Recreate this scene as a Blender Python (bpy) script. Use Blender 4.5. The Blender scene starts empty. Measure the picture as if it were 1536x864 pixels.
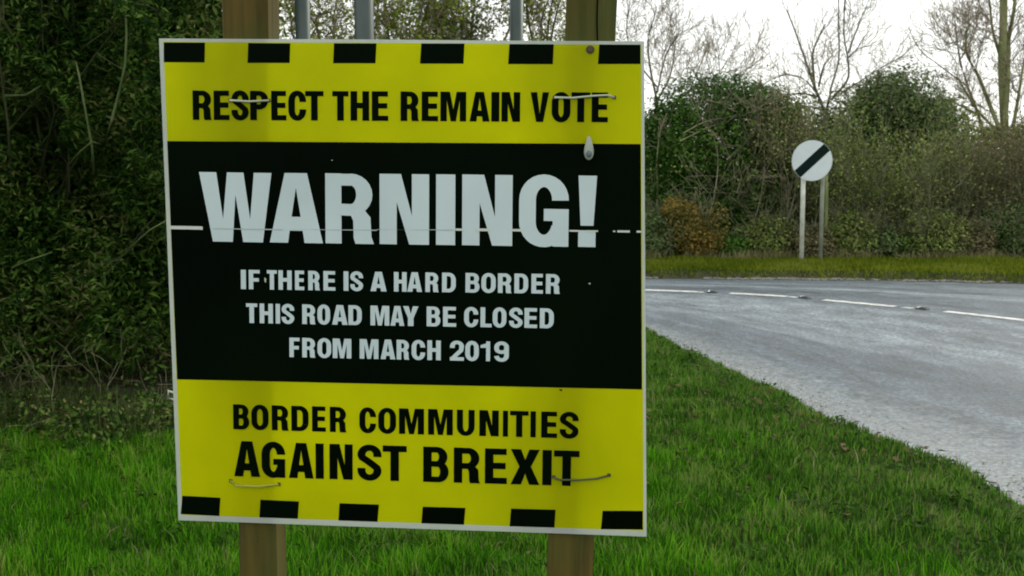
import bpy, bmesh, math, random
import numpy as np
from mathutils import Matrix, Vector

SC = bpy.context.scene
COL = SC.collection
rng = np.random.default_rng(11)
random.seed(5)

# ------------------------------------------------------------------ camera
CAM_H = 1.5
PITCH = math.atan(182 / 1650)
cam_d = bpy.data.cameras.new('camera'); cam = bpy.data.objects.new('camera', cam_d); COL.objects.link(cam)
cam.location = (0, 0, CAM_H); cam.rotation_euler = (math.pi / 2 - PITCH, 0, 0)
cam_d.sensor_width = 36; cam_d.lens = 36 * 1650 / 1536
cam_d.clip_start = 0.05; cam_d.clip_end = 2000
cam_d.dof.use_dof = True; cam_d.dof.focus_distance = 2.3; cam_d.dof.aperture_fstop = 16
SC.camera = cam

# ------------------------------------------------------------------ sky, sun, exposure
SUN_EL, SUN_AZ = math.radians(34), math.radians(52)      # ahead and to the right of the camera
W = bpy.data.worlds.new('World'); SC.world = W; W.use_nodes = True
nt = W.node_tree; nt.nodes.clear()
wo = nt.nodes.new('ShaderNodeOutputWorld'); bg = nt.nodes.new('ShaderNodeBackground')
sky = nt.nodes.new('ShaderNodeTexSky'); sky.sky_type = 'NISHITA'; sky.sun_disc = False
sky.sun_elevation = SUN_EL; sky.sun_rotation = SUN_AZ
tc = nt.nodes.new('ShaderNodeTexCoord'); cn = nt.nodes.new('ShaderNodeTexNoise')
cn.inputs['Scale'].default_value = 1.7; cn.inputs['Detail'].default_value = 4
cr = nt.nodes.new('ShaderNodeValToRGB')
cr.color_ramp.elements[0].position = 0.3; cr.color_ramp.elements[0].color = (9.2, 9.5, 9.4, 1)
cr.color_ramp.elements[1].position = 0.7; cr.color_ramp.elements[1].color = (12.0, 11.9, 11.2, 1)
mx = nt.nodes.new('ShaderNodeMix'); mx.data_type = 'RGBA'; mx.inputs['Factor'].default_value = 0.88
nt.links.new(tc.outputs['Generated'], cn.inputs['Vector']); nt.links.new(cn.outputs['Fac'], cr.inputs['Fac'])
nt.links.new(sky.outputs['Color'], mx.inputs[6]); nt.links.new(cr.outputs['Color'], mx.inputs[7])
nt.links.new(mx.outputs[2], bg.inputs['Color']); bg.inputs['Strength'].default_value = 0.1
nt.links.new(bg.outputs['Background'], wo.inputs['Surface'])
sl = bpy.data.lights.new('sun', 'SUN'); sl.energy = 1.5; sl.angle = math.radians(14); sl.color = (1, .92, .78)
so = bpy.data.objects.new('sun', sl); COL.objects.link(so)
sd = Vector((math.sin(SUN_AZ) * math.cos(SUN_EL), math.cos(SUN_AZ) * math.cos(SUN_EL), math.sin(SUN_EL)))
so.rotation_euler = sd.to_track_quat('Z', 'Y').to_euler()
SC.view_settings.view_transform = 'Standard'; SC.view_settings.look = 'None'
SC.view_settings.exposure = 0.38; SC.view_settings.gamma = 1
SC.render.engine = 'CYCLES'
SC.cycles.max_bounces = 6; SC.cycles.transmission_bounces = 6; SC.cycles.filter_width = 1.9

# ------------------------------------------------------------------ helpers
def at(px, py, Y):
    """point of the place seen at pixel (px, py) of the 1536x864 photograph, Y metres ahead"""
    c, s = math.cos(PITCH), math.sin(PITCH)
    a, b = (px - 768) / 1650, (py - 432) / 1650
    d = Vector((a, c - b * s, -s - b * c))
    return Vector((0, 0, CAM_H)) + d * (Y / d.y)

def tag(o, label=None, cat=None, group=None, kind=None):
    for k, v in (('label', label), ('category', cat), ('group', group), ('kind', kind)):
        if v: o[k] = v
    return o

def empty(name, loc, label, cat, group=None):
    o = bpy.data.objects.new(name, None); o.location = loc; COL.objects.link(o)
    o.empty_display_size = .1
    return tag(o, label, cat, group)

def link(name, me, mats, parent=None):
    o = bpy.data.objects.new(name, me); COL.objects.link(o)
    for m in (mats if isinstance(mats, (list, tuple)) else [mats]): me.materials.append(m)
    if parent is not None: o.parent = parent
    return o

def np_mesh(name, verts, faces, mats, parent=None, smooth=False, origin=None):
    """verts (N,3), faces list of equal-width int arrays [(F,3) or (F,4), ...]"""
    v = np.asarray(verts, dtype=np.float32)
    if origin is not None: v = v - np.array(origin, dtype=np.float32)
    me = bpy.data.meshes.new(name)
    me.vertices.add(len(v)); me.vertices.foreach_set('co', v.ravel())
    fl = [np.asarray(f, dtype=np.int32) for f in faces if len(f)]
    idx = np.concatenate([f.ravel() for f in fl]); tot = np.concatenate([np.full(len(f), f.shape[1], dtype=np.int32) for f in fl])
    st = np.concatenate([[0], np.cumsum(tot)[:-1]]).astype(np.int32)
    me.loops.add(len(idx)); me.loops.foreach_set('vertex_index', idx)
    me.polygons.add(len(tot)); me.polygons.foreach_set('loop_start', st); me.polygons.foreach_set('loop_total', tot)
    if smooth: me.polygons.foreach_set('use_smooth', np.ones(len(tot), dtype=bool))
    me.update(calc_edges=True)
    o = link(name, me, mats, parent)
    if origin is not None and parent is None: o.location = origin
    return o

def mat(name, col, rough=.7, spec=.3, col2=None, scale=8, detail=6, bump=0, bscale=40, transl=0, island=0, metallic=0, stretch=None, c3=None):
    m = bpy.data.materials.new(name); m.use_nodes = True; n = m.node_tree; L = n.links
    b = n.nodes['Principled BSDF']; b.inputs['Roughness'].default_value = rough
    b.inputs['Specular IOR Level'].default_value = spec; b.inputs['Metallic'].default_value = metallic
    b.inputs['Base Color'].default_value = (*col, 1)
    t = n.nodes.new('ShaderNodeTexCoord'); vec = t.outputs['Object']
    if stretch:
        mp = n.nodes.new('ShaderNodeMapping'); mp.inputs['Scale'].default_value = stretch
        L.new(vec, mp.inputs['Vector']); vec = mp.outputs['Vector']
    colout = None
    if col2:
        no = n.nodes.new('ShaderNodeTexNoise'); no.inputs['Scale'].default_value = scale; no.inputs['Detail'].default_value = detail
        L.new(vec, no.inputs['Vector'])
        r = n.nodes.new('ShaderNodeValToRGB'); r.color_ramp.elements[0].position = .35; r.color_ramp.elements[1].position = .65
        r.color_ramp.elements[0].color = (*col, 1); r.color_ramp.elements[1].color = (*col2, 1)
        if c3:
            e = r.color_ramp.elements.new(.9); e.color = (*c3, 1)
        fac = no.outputs['Fac']
        if island:
            g = n.nodes.new('ShaderNodeNewGeometry'); mm = n.nodes.new('ShaderNodeMapRange')
            mm.inputs['To Min'].default_value = -island; mm.inputs['To Max'].default_value = island
            L.new(g.outputs['Random Per Island'], mm.inputs['Value'])
            ad = n.nodes.new('ShaderNodeMath'); ad.operation = 'ADD'
            L.new(fac, ad.inputs[0]); L.new(mm.outputs['Result'], ad.inputs[1]); fac = ad.outputs[0]
        L.new(fac, r.inputs['Fac']); L.new(r.outputs['Color'], b.inputs['Base Color']); colout = r.outputs['Color']
    if bump:
        nb = n.nodes.new('ShaderNodeTexNoise'); nb.inputs['Scale'].default_value = bscale; nb.inputs['Detail'].default_value = 5
        L.new(vec, nb.inputs['Vector'])
        bp = n.nodes.new('ShaderNodeBump'); bp.inputs['Strength'].default_value = bump; bp.inputs['Distance'].default_value = .01
        L.new(nb.outputs['Fac'], bp.inputs['Height']); L.new(bp.outputs['Normal'], b.inputs['Normal'])
    if transl:
        tr = n.nodes.new('ShaderNodeBsdfTranslucent'); ms = n.nodes.new('ShaderNodeMixShader'); ms.inputs['Fac'].default_value = transl
        tr.inputs['Color'].default_value = (*col, 1)
        if colout: L.new(colout, tr.inputs['Color'])
        out = n.nodes['Material Output']
        L.new(b.outputs['BSDF'], ms.inputs[1]); L.new(tr.outputs['BSDF'], ms.inputs[2]); L.new(ms.outputs['Shader'], out.inputs['Surface'])
    return m

# ------------------------------------------------------------------ materials
M = {}
M['grass'] = mat('grass_blades', (.028, .120, .003), .7, .06, (.115, .37, .010), 2.2, 8, island=.3, transl=.4, c3=(.26, .34, .06))
M['grass_short'] = mat('short_grass', (.026, .082, .008), .75, .06, (.115, .275, .024), 2.8, 9, island=.28, transl=.35, c3=(.22, .24, .09))
M['grass_far'] = mat('far_grass', (.085, .125, .006), .75, .08, (.185, .235, .018), .8, 4, island=.2, transl=.3, c3=(.26, .26, .06))
M['weed'] = mat('broad_weed_leaf', (.010, .032, .003), .75, .08, (.035, .09, .008), 3, 3, island=.2, transl=.2)
M['litter'] = mat('dead_leaf', (.05, .035, .015), .85, .05, (.11, .085, .04), 4, 3, island=.3)
M['hedge'] = mat('dark_hedge_leaf', (.010, .038, .004), .6, .1, (.095, .19, .026), 1.8, 8, island=.28, transl=.25, c3=(.21, .19, .08))
M['ivy'] = mat('ivy_leaf', (.014, .055, .004), .6, .1, (.09, .195, .028), 1.0, 6, island=.16, transl=.2)
M['ivy_grey'] = mat('greyish_ivy_leaf', (.06, .10, .028), .6, .12, (.17, .24, .085), 1.2, 5, island=.18, transl=.2)
M['olive'] = mat('olive_leaf', (.10, .145, .032), .7, .06, (.29, .36, .105), 1.0, 5, island=.22, transl=.25)  # tone lifted, the haze on the far brush is in this colour
M['russet'] = mat('russet_scrub_leaf', (.095, .095, .04), .7, .1, (.26, .23, .12), 1.0, 5, island=.22, transl=.25)
M['twig_warm'] = mat('warm_pale_twig', (.20, .17, .12), .8, .08, (.36, .30, .21), 1.5, 3, island=.2)
M['autumn'] = mat('autumn_leaf', (.12, .125, .03), .7, .1, (.30, .21, .05), 2.0, 4, island=.3, transl=.3)
M['lime'] = mat('yellow_green_leaf', (.15, .22, .03), .6, .15, (.34, .40, .07), 2.0, 3, island=.25, transl=.45)
M['straw'] = mat('bleached_straw', (.17, .165, .07), .8, .08, (.32, .30, .15), 2, 3, island=.25, transl=.2)
M['straw_dull'] = mat('dull_brown_stalk', (.035, .045, .014), .85, .05, (.09, .10, .04), 2, 5, island=.25, transl=.15)
M['twig'] = mat('grey_brown_twig', (.115, .125, .065), .8, .1, (.22, .225, .13), 1.5, 3, island=.2)  # paler so that the far twigs carry the haze in their colour
M['twig_dark'] = mat('dark_hedge_twig', (.028, .035, .014), .8, .1, (.07, .075, .035), 1.5, 3, island=.2)
M['twig_pale'] = mat('pale_tan_twig', (.17, .16, .10), .8, .1, (.30, .27, .18), 1.5, 3, island=.2)
M['bark'] = mat('mossy_bark', (.08, .078, .06), .85, .1, (.17, .16, .12), 6, 5, bump=.5, bscale=25, stretch=(1, 1, .3))
M['bark_ivy'] = mat('green_bark', (.13, .16, .06), .85, .1, (.28, .30, .14), 5, 5, bump=.5, bscale=25, stretch=(1, 1, .3))
M['stem'] = mat('pale_green_stem', (.07, .11, .035), .7, .1, (.13, .17, .07), 8, 3)
M['soil'] = mat('soil', (.035, .028, .016), .95, .1, (.075, .06, .035), 5, 6, bump=.8, bscale=18)
M['galv'] = mat('weathered_grey_steel', (.03, .05, .045), .5, .5, (.06, .08, .075), 9, 5, metallic=.3, stretch=(1, 1, .3))
M['white_post'] = mat('white_painted_post', (.76, .80, .70), .5, .4, (.5, .54, .45), 6, 4)
M['dull_post'] = mat('dull_grey_post', (.24, .27, .2), .6, .3, (.33, .36, .28), 6, 4)
M['sign_white'] = mat('white_sign_face', (.66, .74, .74), .35, .5, (.60, .68, .67), 5, 4)
M['sign_black'] = mat('black_sign_stripe', (.003, .014, .010), .6, .08)
M['alu'] = mat('sign_back_metal', (.25, .25, .25), .5, .5, metallic=.8)
M['stud'] = mat('cats_eye_rubber', (.045, .055, .05), .6, .4)
M['stud_lens'] = mat('cats_eye_lens', (.8, .8, .75), .15, .8)
M['stone'] = mat('pale_rubble', (.10, .10, .08), .9, .2, (.22, .22, .19), 12, 4, bump=.5)

# panel materials (twin-wall plastic lets a little light through)
M['pvc_white'] = mat('white_twinwall_plastic', (.66, .71, .66), .38, .4, (.60, .65, .61), 4, 4, transl=.45)
M['pvc_yellow'] = mat('yellow_print', (.74, .755, .0003), .5, .1, (.58, .61, .0015), 3.0, 8, transl=.5)
M['ink_black'] = mat('black_print', (.0003, .0020, .0004), .6, .03, (.0006, .0042, .0008), 2, 4)
M['ink_white'] = mat('white_print', (.58, .69, .71), .5, .2, (.52, .63, .65), 5, 5)
M['scuff'] = mat('scuffed_white', (.6, .63, .58), .7, .2)
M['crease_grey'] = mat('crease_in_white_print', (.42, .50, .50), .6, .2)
M['tie_pale'] = mat('pale_cable_tie', (.45, .5, .38), .4, .4)
M['tie_dark'] = mat('dull_cable_tie', (.06, .08, .03), .5, .4)
M['tie_clear'] = mat('yellowed_cable_tie', (.36, .38, .06), .4, .4)
M['bolt'] = mat('rusty_bolt', (.05, .05, .02), .5, .4, (.10, .07, .03), 60, 3)
M['drip'] = mat('milky_plastic', (.55, .60, .52), .25, .5, transl=.4)
M['drip_dark'] = mat('grey_plug', (.12, .17, .18), .4, .4)

def wood_mat():
    m = bpy.data.materials.new('weathered_timber'); m.use_nodes = True; n = m.node_tree; L = n.links
    b = n.nodes['Principled BSDF']; b.inputs['Roughness'].default_value = .8; b.inputs['Specular IOR Level'].default_value = .2
    t = n.nodes.new('ShaderNodeTexCoord'); mp = n.nodes.new('ShaderNodeMapping'); mp.inputs['Scale'].default_value = (22, 22, 1.3)
    no = n.nodes.new('ShaderNodeTexNoise'); no.inputs['Scale'].default_value = 2.2; no.inputs['Detail'].default_value = 7
    r = n.nodes.new('ShaderNodeValToRGB'); r.color_ramp.elements[0].position = .32; r.color_ramp.elements[1].position = .7
    r.color_ramp.elements[0].color = (.048, .040, .008, 1); r.color_ramp.elements[1].color = (.12, .085, .018, 1)
    n2 = n.nodes.new('ShaderNodeTexNoise'); n2.inputs['Scale'].default_value = 3; n2.inputs['Detail'].default_value = 4
    r2 = n.nodes.new('ShaderNodeValToRGB'); r2.color_ramp.elements[0].position = .45; r2.color_ramp.elements[1].position = .7
    r2.color_ramp.elements[0].color = (0, 0, 0, 1); r2.color_ramp.elements[1].color = (1, 1, 1, 1)
    mm = n.nodes.new('ShaderNodeMix'); mm.data_type = 'RGBA'; mm.inputs[7].default_value = (.055, .078, .016, 1)
    bp = n.nodes.new('ShaderNodeBump'); bp.inputs['Strength'].default_value = .5; bp.inputs['Distance'].default_value = .004
    L.new(t.outputs['Object'], mp.inputs['Vector']); L.new(mp.outputs['Vector'], no.inputs['Vector']); L.new(no.outputs['Fac'], r.inputs['Fac'])
    L.new(t.outputs['Object'], n2.inputs['Vector']); L.new(n2.outputs['Fac'], r2.inputs['Fac'])
    L.new(r.outputs['Color'], mm.inputs[6]); L.new(r2.outputs['Color'], mm.inputs[0]); L.new(mm.outputs[2], b.inputs['Base Color'])
    L.new(no.outputs['Fac'], bp.inputs['Height']); L.new(bp.outputs['Normal'], b.inputs['Normal'])
    return m
M['wood'] = wood_mat()

def road_mat():
    m = bpy.data.materials.new('worn_asphalt'); m.use_nodes = True; n = m.node_tree; L = n.links
    b = n.nodes['Principled BSDF']; b.inputs['Specular IOR Level'].default_value = .5
    uv = n.nodes.new('ShaderNodeUVMap'); uv.uv_map = 'lanes'
    t = n.nodes.new('ShaderNodeTexCoord')
    def noise(vec, sc, stretch=None, det=6, rough=.55):
        v = vec
        if stretch:
            mp = n.nodes.new('ShaderNodeMapping'); mp.inputs['Scale'].default_value = stretch; L.new(vec, mp.inputs['Vector']); v = mp.outputs['Vector']
        k = n.nodes.new('ShaderNodeTexNoise'); k.inputs['Scale'].default_value = sc; k.inputs['Detail'].default_value = det; k.inputs['Roughness'].default_value = rough
        L.new(v, k.inputs['Vector']); return k.outputs['Fac']
    def ramp(fac, stops):
        r = n.nodes.new('ShaderNodeValToRGB'); e = r.color_ramp.elements
        e[0].position, e[0].color = stops[0][0], (*stops[0][1], 1); e[1].position, e[1].color = stops[-1][0], (*stops[-1][1], 1)
        for p, c in stops[1:-1]:
            k = e.new(p); k.color = (*c, 1)
        L.new(fac, r.inputs['Fac']); return r.outputs['Color']
    def mixc(f, a, c, mode='MIX'):
        k = n.nodes.new('ShaderNodeMix'); k.data_type = 'RGBA'; k.blend_type = mode
        if isinstance(f, float): k.inputs[0].default_value = f
        else: L.new(f, k.inputs[0])
        L.new(a, k.inputs[6]); L.new(c, k.inputs[7]); return k.outputs[2]
    lanes = noise(uv.outputs['UV'], 1.0, (8.0, .45, 1), 5)                         # wheel tracks along the road
    grain = noise(t.outputs['Object'], 32, None, 9, .8)
    blot = noise(uv.outputs['UV'], 3.0, (11, 4, 1), 9, .78)
    c1 = ramp(lanes, [(.36, (.055, .078, .100)), (.5, (.098, .128, .154)), (.64, (.20, .242, .275))])
    c2 = ramp(grain, [(.36, (.28, .28, .28)), (.5, (.92, .92, .92)), (.66, (2.0, 2.0, 2.0))])
    c3 = ramp(blot, [(.36, (.52, .52, .52)), (.5, (.95, .95, .95)), (.64, (1.55, 1.55, 1.55))])
    base = mixc(1.0, mixc(1.0, c1, c2, 'MULTIPLY'), c3, 'MULTIPLY')
    # pale grit washed up along the near edge: u runs from 0 at the near edge to 1 at the far edge
    sp = n.nodes.new('ShaderNodeSeparateXYZ'); L.new(uv.outputs['UV'], sp.inputs['Vector'])
    e1 = n.nodes.new('ShaderNodeMapRange'); e1.inputs['From Min'].default_value = .16; e1.inputs['From Max'].default_value = .0
    L.new(sp.outputs['X'], e1.inputs['Value'])
    gr = noise(t.outputs['Object'], 9, None, 7, .7)
    ml = n.nodes.new('ShaderNodeMath'); ml.operation = 'MULTIPLY_ADD'; ml.inputs[1].default_value = .62; L.new(e1.outputs['Result'], ml.inputs[0])
    sb = n.nodes.new('ShaderNodeMath'); sb.operation = 'SUBTRACT'; sb.inputs[1].default_value = .62; L.new(gr, sb.inputs[0]); L.new(sb.outputs[0], ml.inputs[2])
    sc_ = n.nodes.new('ShaderNodeMath'); sc_.operation = 'MULTIPLY'; sc_.inputs[1].default_value = 2.2; sc_.use_clamp = True; L.new(ml.outputs[0], sc_.inputs[0])
    grit = ramp(grain, [(.3, (.07, .08, .08)), (.5, (.21, .24, .25)), (.7, (.46, .50, .51))])
    base = mixc(sc_.outputs[0], base, grit)
    L.new(base, b.inputs['Base Color'])
    rr = ramp(blot, [(.3, (.38,) * 3), (.7, (.6,) * 3)]); L.new(rr, b.inputs['Roughness'])
    bp = n.nodes.new('ShaderNodeBump'); bp.inputs['Strength'].default_value = .7; bp.inputs['Distance'].default_value = .012
    L.new(grain, bp.inputs['Height']); L.new(bp.outputs['Normal'], b.inputs['Normal'])
    return m
M['road'] = road_mat()
M['paint'] = mat('worn_road_paint', (.78, .80, .78), .5, .4, (.5, .52, .5), 14, 6, bump=.3, c3=(.35, .36, .35))

def ground_mat():
    m = bpy.data.materials.new('turf_and_soil'); m.use_nodes = True; n = m.node_tree; L = n.links
    b = n.nodes['Principled BSDF']; b.inputs['Roughness'].default_value = .95; b.inputs['Specular IOR Level'].default_value = .1
    t = n.nodes.new('ShaderNodeTexCoord')
    a = n.nodes.new('ShaderNodeTexNoise'); a.inputs['Scale'].default_value = 3; a.inputs['Detail'].default_value = 8; a.inputs['Roughness'].default_value = .7
    L.new(t.outputs['Object'], a.inputs['Vector'])
    r = n.nodes.new('ShaderNodeValToRGB'); e = r.color_ramp.elements
    e[0].position, e[0].color = .35, (.02, .035, .008, 1); e[1].position, e[1].color = .68, (.055, .075, .02, 1)
    L.new(a.outputs['Fac'], r.inputs['Fac'])
    g = n.nodes.new('ShaderNodeAttribute'); g.attribute_name = 'bare'
    a2 = n.nodes.new('ShaderNodeTexNoise'); a2.inputs['Scale'].default_value = 14; a2.inputs['Detail'].default_value = 8; a2.inputs['Roughness'].default_value = .7
    L.new(t.outputs['Object'], a2.inputs['Vector'])
    r2 = n.nodes.new('ShaderNodeValToRGB'); e = r2.color_ramp.elements
    e[0].position, e[0].color = .3, (.03, .025, .015, 1); e[1].position, e[1].color = .7, (.13, .12, .085, 1)
    L.new(a2.outputs['Fac'], r2.inputs['Fac'])
    k = n.nodes.new('ShaderNodeMix'); k.data_type = 'RGBA'
    L.new(g.outputs['Fac'], k.inputs[0]); L.new(r.outputs['Color'], k.inputs[6]); L.new(r2.outputs['Color'], k.inputs[7]); L.new(k.outputs[2], b.inputs['Base Color'])
    bp = n.nodes.new('ShaderNodeBump'); bp.inputs['Strength'].default_value = .9; bp.inputs['Distance'].default_value = .03
    L.new(a2.outputs['Fac'], bp.inputs['Height']); L.new(bp.outputs['Normal'], b.inputs['Normal'])
    return m
M['ground'] = ground_mat()

# ------------------------------------------------------------------ road layout
ROAD_Z = -.10
near = [(-60, 11.5), (-20, 12.6), (-5, 12.5), (-1.5, 12.2), (.2, 11.6), (.85, 11.0), (1.29, 10.39), (1.59, 8.88), (1.89, 7.46), (2.09, 6.34), (2.31, 5.7), (2.42, 5.06), (2.62, 4), (2.9, 2), (3.1, -2), (3.2, -8), (3.2, -40)]
ctr = [(-60, 13.9), (-20, 14.6), (-5, 14.6), (-1, 14.45), (.6, 14.15), (1.2, 13.98), (1.7, 13.81), (2.64, 13.46), (3.28, 13.12), (3.61, 12.79), (4.28, 12.14), (4.65, 11.75), (5.19, 11.05), (5.9, 10), (6.9, 7.5), (7.3, -2), (7.4, -40)]
far = [(-60, 16.5), (-20, 17.1), (-5, 16.7), (-1, 16.2), (.5, 15.9), (1.2, 15.8), (1.94, 15.73), (3.2, 15.66), (4.56, 15.54), (5.6, 15.4), (6.4, 15.2), (7.02, 15.01), (8.6, 14.3), (10, 13), (11.2, 10), (11.7, -2), (11.8, -40)]

def smooth_poly(p, n=12):
    """Catmull-Rom through the points, n steps each"""
    p = np.array(p, float); q = np.vstack([2 * p[0] - p[1], p, 2 * p[-1] - p[-2]]); out = []
    for i in range(len(p) - 1):
        a, b, c, d = q[i], q[i + 1], q[i + 2], q[i + 3]
        for t in np.linspace(0, 1, n, endpoint=False):
            t2, t3 = t * t, t ** 3
            out.append(.5 * ((2 * b) + (c - a) * t + (2 * a - 5 * b + 4 * c - d) * t2 + (3 * b - a - 3 * c + d) * t3))
    out.append(p[-1]); return np.array(out)
N_, C_, F_ = smooth_poly(near), smooth_poly(ctr), smooth_poly(far)

def seg_dist(P, poly):
    best = np.full(len(P), 1e9)
    for a, b in zip(poly[:-1], poly[1:]):
        d = b - a; L2 = (d @ d) + 1e-12
        t = np.clip(((P - a) @ d) / L2, 0, 1)
        best = np.minimum(best, np.hypot(*(P - (a + t[:, None] * d)).T))
    return best
ROADPOLY = np.vstack([N_, F_[::-1]])
def inside(P, poly):
    x, y = P[:, 0], P[:, 1]; r = np.zeros(len(P), bool); j = len(poly) - 1
    for i in range(len(poly)):
        xi, yi = poly[i]; xj, yj = poly[j]
        if yi != yj:
            c = ((yi > y) != (yj > y)) & (x < (xj - xi) * (y - yi) / (yj - yi) + xi); r ^= c
        j = i
    return r
def wob(P, s=1.0):
    x, y = P[:, 0], P[:, 1]
    return (np.sin(x * 2.1 * s + 1.3 * np.sin(y * 1.7 * s)) + np.sin(y * 2.7 * s + 1.1 * np.sin(x * 3.1 * s)) + .6 * np.sin(x * 6.3 * s + y * 5.1 * s)) / 2.6
def road_dist(P):
    """signed: positive on the verge, negative on the road; the grass edge wanders a few cm"""
    d = np.minimum(seg_dist(P, N_), seg_dist(P, F_)); ins = inside(P, ROADPOLY)
    return np.where(ins, -d, d) + .05 * wob(P, 2.3) + .035 * wob(P, 7.1)
def height(P, d=None):
    if d is None: d = road_dist(P)
    t = np.clip(d / .16, 0, 1); t = t * t * (3 - 2 * t)
    farside = (P[:, 1] > 14.2) & (P[:, 0] < 30)
    h = -.125 + t * (.125 + .012 * wob(P, 1.4) + .004 * wob(P, 6))
    h = h + np.where(farside, t * .02, 0) + 0
    h += .12 * np.clip((-1.2 - P[:, 0]) / 1.5, 0, 1) * np.clip((P[:, 1] - 5.6) / 1.2, 0, 1) * (P[:, 1] < 11)
    return h

# ground: one sheet to the horizon, finer where the camera stands
def axis(lo, hi, step, far_):
    mid = np.arange(lo, hi + 1e-6, step); g = [step * 1.35 ** k for k in range(1, 60)]
    out = np.cumsum(g); out = out[out < far_]
    return np.concatenate([(lo - out)[::-1], mid, hi + out])
gx, gy = axis(-8, 13, .09, 500), axis(-2, 20, .09, 700)
GX, GY = np.meshgrid(gx, gy); P = np.stack([GX.ravel(), GY.ravel()], 1)
D = road_dist(P); Z = height(P, D)
nx, ny = len(gx), len(gy); I = np.arange(nx * ny).reshape(ny, nx)
q = np.stack([I[:-1, :-1], I[:-1, 1:], I[1:, 1:], I[1:, :-1]], -1).reshape(-1, 4)
g = np_mesh('ground', np.column_stack([P, Z]), [q], M['ground'], smooth=True); tag(g, kind='structure')
bare = np.clip(1 - np.abs(D - .03) / .13, 0, 1)
bare = np.maximum(bare, .95 * np.clip((P[:, 1] - 5.75 + .25 * wob(P, 2)) / .5, 0, 1) * np.clip((-1.0 - P[:, 0]) / .5, 0, 1) * (P[:, 1] < 10.5))
at_ = g.data.attributes.new('bare', 'FLOAT', 'POINT'); at_.data.foreach_set('value', bare.astype(np.float32))

# road sheet
K = 14; n = len(N_); V = []; UV = []
sN = np.concatenate([[0], np.cumsum(np.hypot(*np.diff(C_, axis=0).T))])
for k in range(K + 1):
    u = k / K
    pt = N_ * (1 - 2 * u) + C_ * 2 * u if u <= .5 else C_ * (2 - 2 * u) + F_ * (2 * u - 1)
    z = ROAD_Z + .05 * (1 - (2 * u - 1) ** 2)
    V.append(np.column_stack([pt, np.full(n, z)])); UV.append(np.column_stack([np.full(n, u), sN / 6]))
V = np.vstack(V); UV = np.vstack(UV); I = np.arange((K + 1) * n).reshape(K + 1, n)
q = np.stack([I[:-1, :-1], I[:-1, 1:], I[1:, 1:], I[1:, :-1]], -1).reshape(-1, 4)[:, ::-1]
road = np_mesh('road', V, [q], M['road'], smooth=True); tag(road, kind='structure')
ul = road.data.uv_layers.new(name='lanes'); vi = np.empty(len(road.data.loops), dtype=np.int32); road.data.loops.foreach_get('vertex_index', vi)
ul.data.foreach_set('uv', UV[vi].astype(np.float32).ravel())

# centre line dashes and cat's eyes, laid along the crown
CZ = ROAD_Z + .05 + .004
arc = sN
def on_centre(s):
    x = np.interp(s, arc, C_[:, 0]); y = np.interp(s, arc, C_[:, 1]); x2 = np.interp(s + .05, arc, C_[:, 0]); y2 = np.interp(s + .05, arc, C_[:, 1])
    t = np.array([x2 - x, y2 - y]); return np.array([x, y]), t / np.linalg.norm(t)
def s_of(x): return np.interp(x, C_[:, 0], arc)
dash_spans = [(s_of(2.68), s_of(3.30)), (s_of(3.64), s_of(4.27)), (s_of(4.66), s_of(5.25)), (s_of(1.55), s_of(2.30)), (s_of(.1), s_of(1.1)), (s_of(-1.9), s_of(-.6)),
              (s_of(5.6), s_of(6.05)), (s_of(6.35), s_of(6.75))]
for a, b in dash_spans:
    vs = []; m_ = 9
    for k in range(m_):
        p, t = on_centre(a + (b - a) * k / (m_ - 1)); nn = np.array([-t[1], t[0]]); wd = .066 * (1 + .12 * math.sin(k * 3.1 + a))
        vs += [(*(p - nn * wd), CZ), (*(p + nn * wd), CZ)]
    np_mesh('lane_dash', vs, [[(2 * k, 2 * k + 2, 2 * k + 3, 2 * k + 1) for k in range(m_ - 1)]], M['paint'], road)

def stud(s, label, shift=0.):
    p, t = on_centre(s); r = empty('road_stud', (p[0], p[1], CZ - .003), label, 'road stud', 'road studs along the centre line')
    r.rotation_euler.z = math.atan2(t[1], t[0])
    bm = bmesh.new(); bmesh.ops.create_cube(bm, size=1, matrix=Matrix.Diagonal((.13, .10, .014, 1)))
    bmesh.ops.bevel(bm, geom=bm.edges[:], offset=.006, segments=1, affect='EDGES')
    me = bpy.data.meshes.new('housing'); bm.to_mesh(me); bm.free(); o = link('housing', me, M['stud'], r); o.location.z = .006
    bm = bmesh.new(); bmesh.ops.create_cube(bm, size=1, matrix=Matrix.Diagonal((.08, .07, .014, 1)))
    bmesh.ops.bevel(bm, geom=bm.edges[:], offset=.008, segments=2, affect='EDGES')
    me = bpy.data.meshes.new('rubber_insert'); bm.to_mesh(me); bm.free(); o = link('rubber_insert', me, M['stud'], r); o.location.z = .014
    for sg in (-1, 1):
        bm = bmesh.new(); bmesh.ops.create_uvsphere(bm, u_segments=8, v_segments=6, radius=.012)
        me = bpy.data.meshes.new('reflector'); bm.to_mesh(me); bm.free(); o = link('reflector', me, M['stud_lens'], r); o.location = (-.042, .02 * sg, .015)
    # worn paint patch in front of the stud
    vs = [(-.25, -.03, .0012), (-.12, -.045, .0012), (-.10, .03, .0012), (-.2, .04, .0012)]
    np_mesh('paint_patch', vs, [[(0, 1, 2, 3)]], M['paint'], r)
stud(s_of(2.48), 'faint road stud on the centre line nearest the black and yellow sign')
stud(s_of(3.47), 'dark road stud between the two middle white dashes of the centre line')
stud(s_of(4.49), 'dark road stud left of the rightmost white dash of the centre line')

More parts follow.
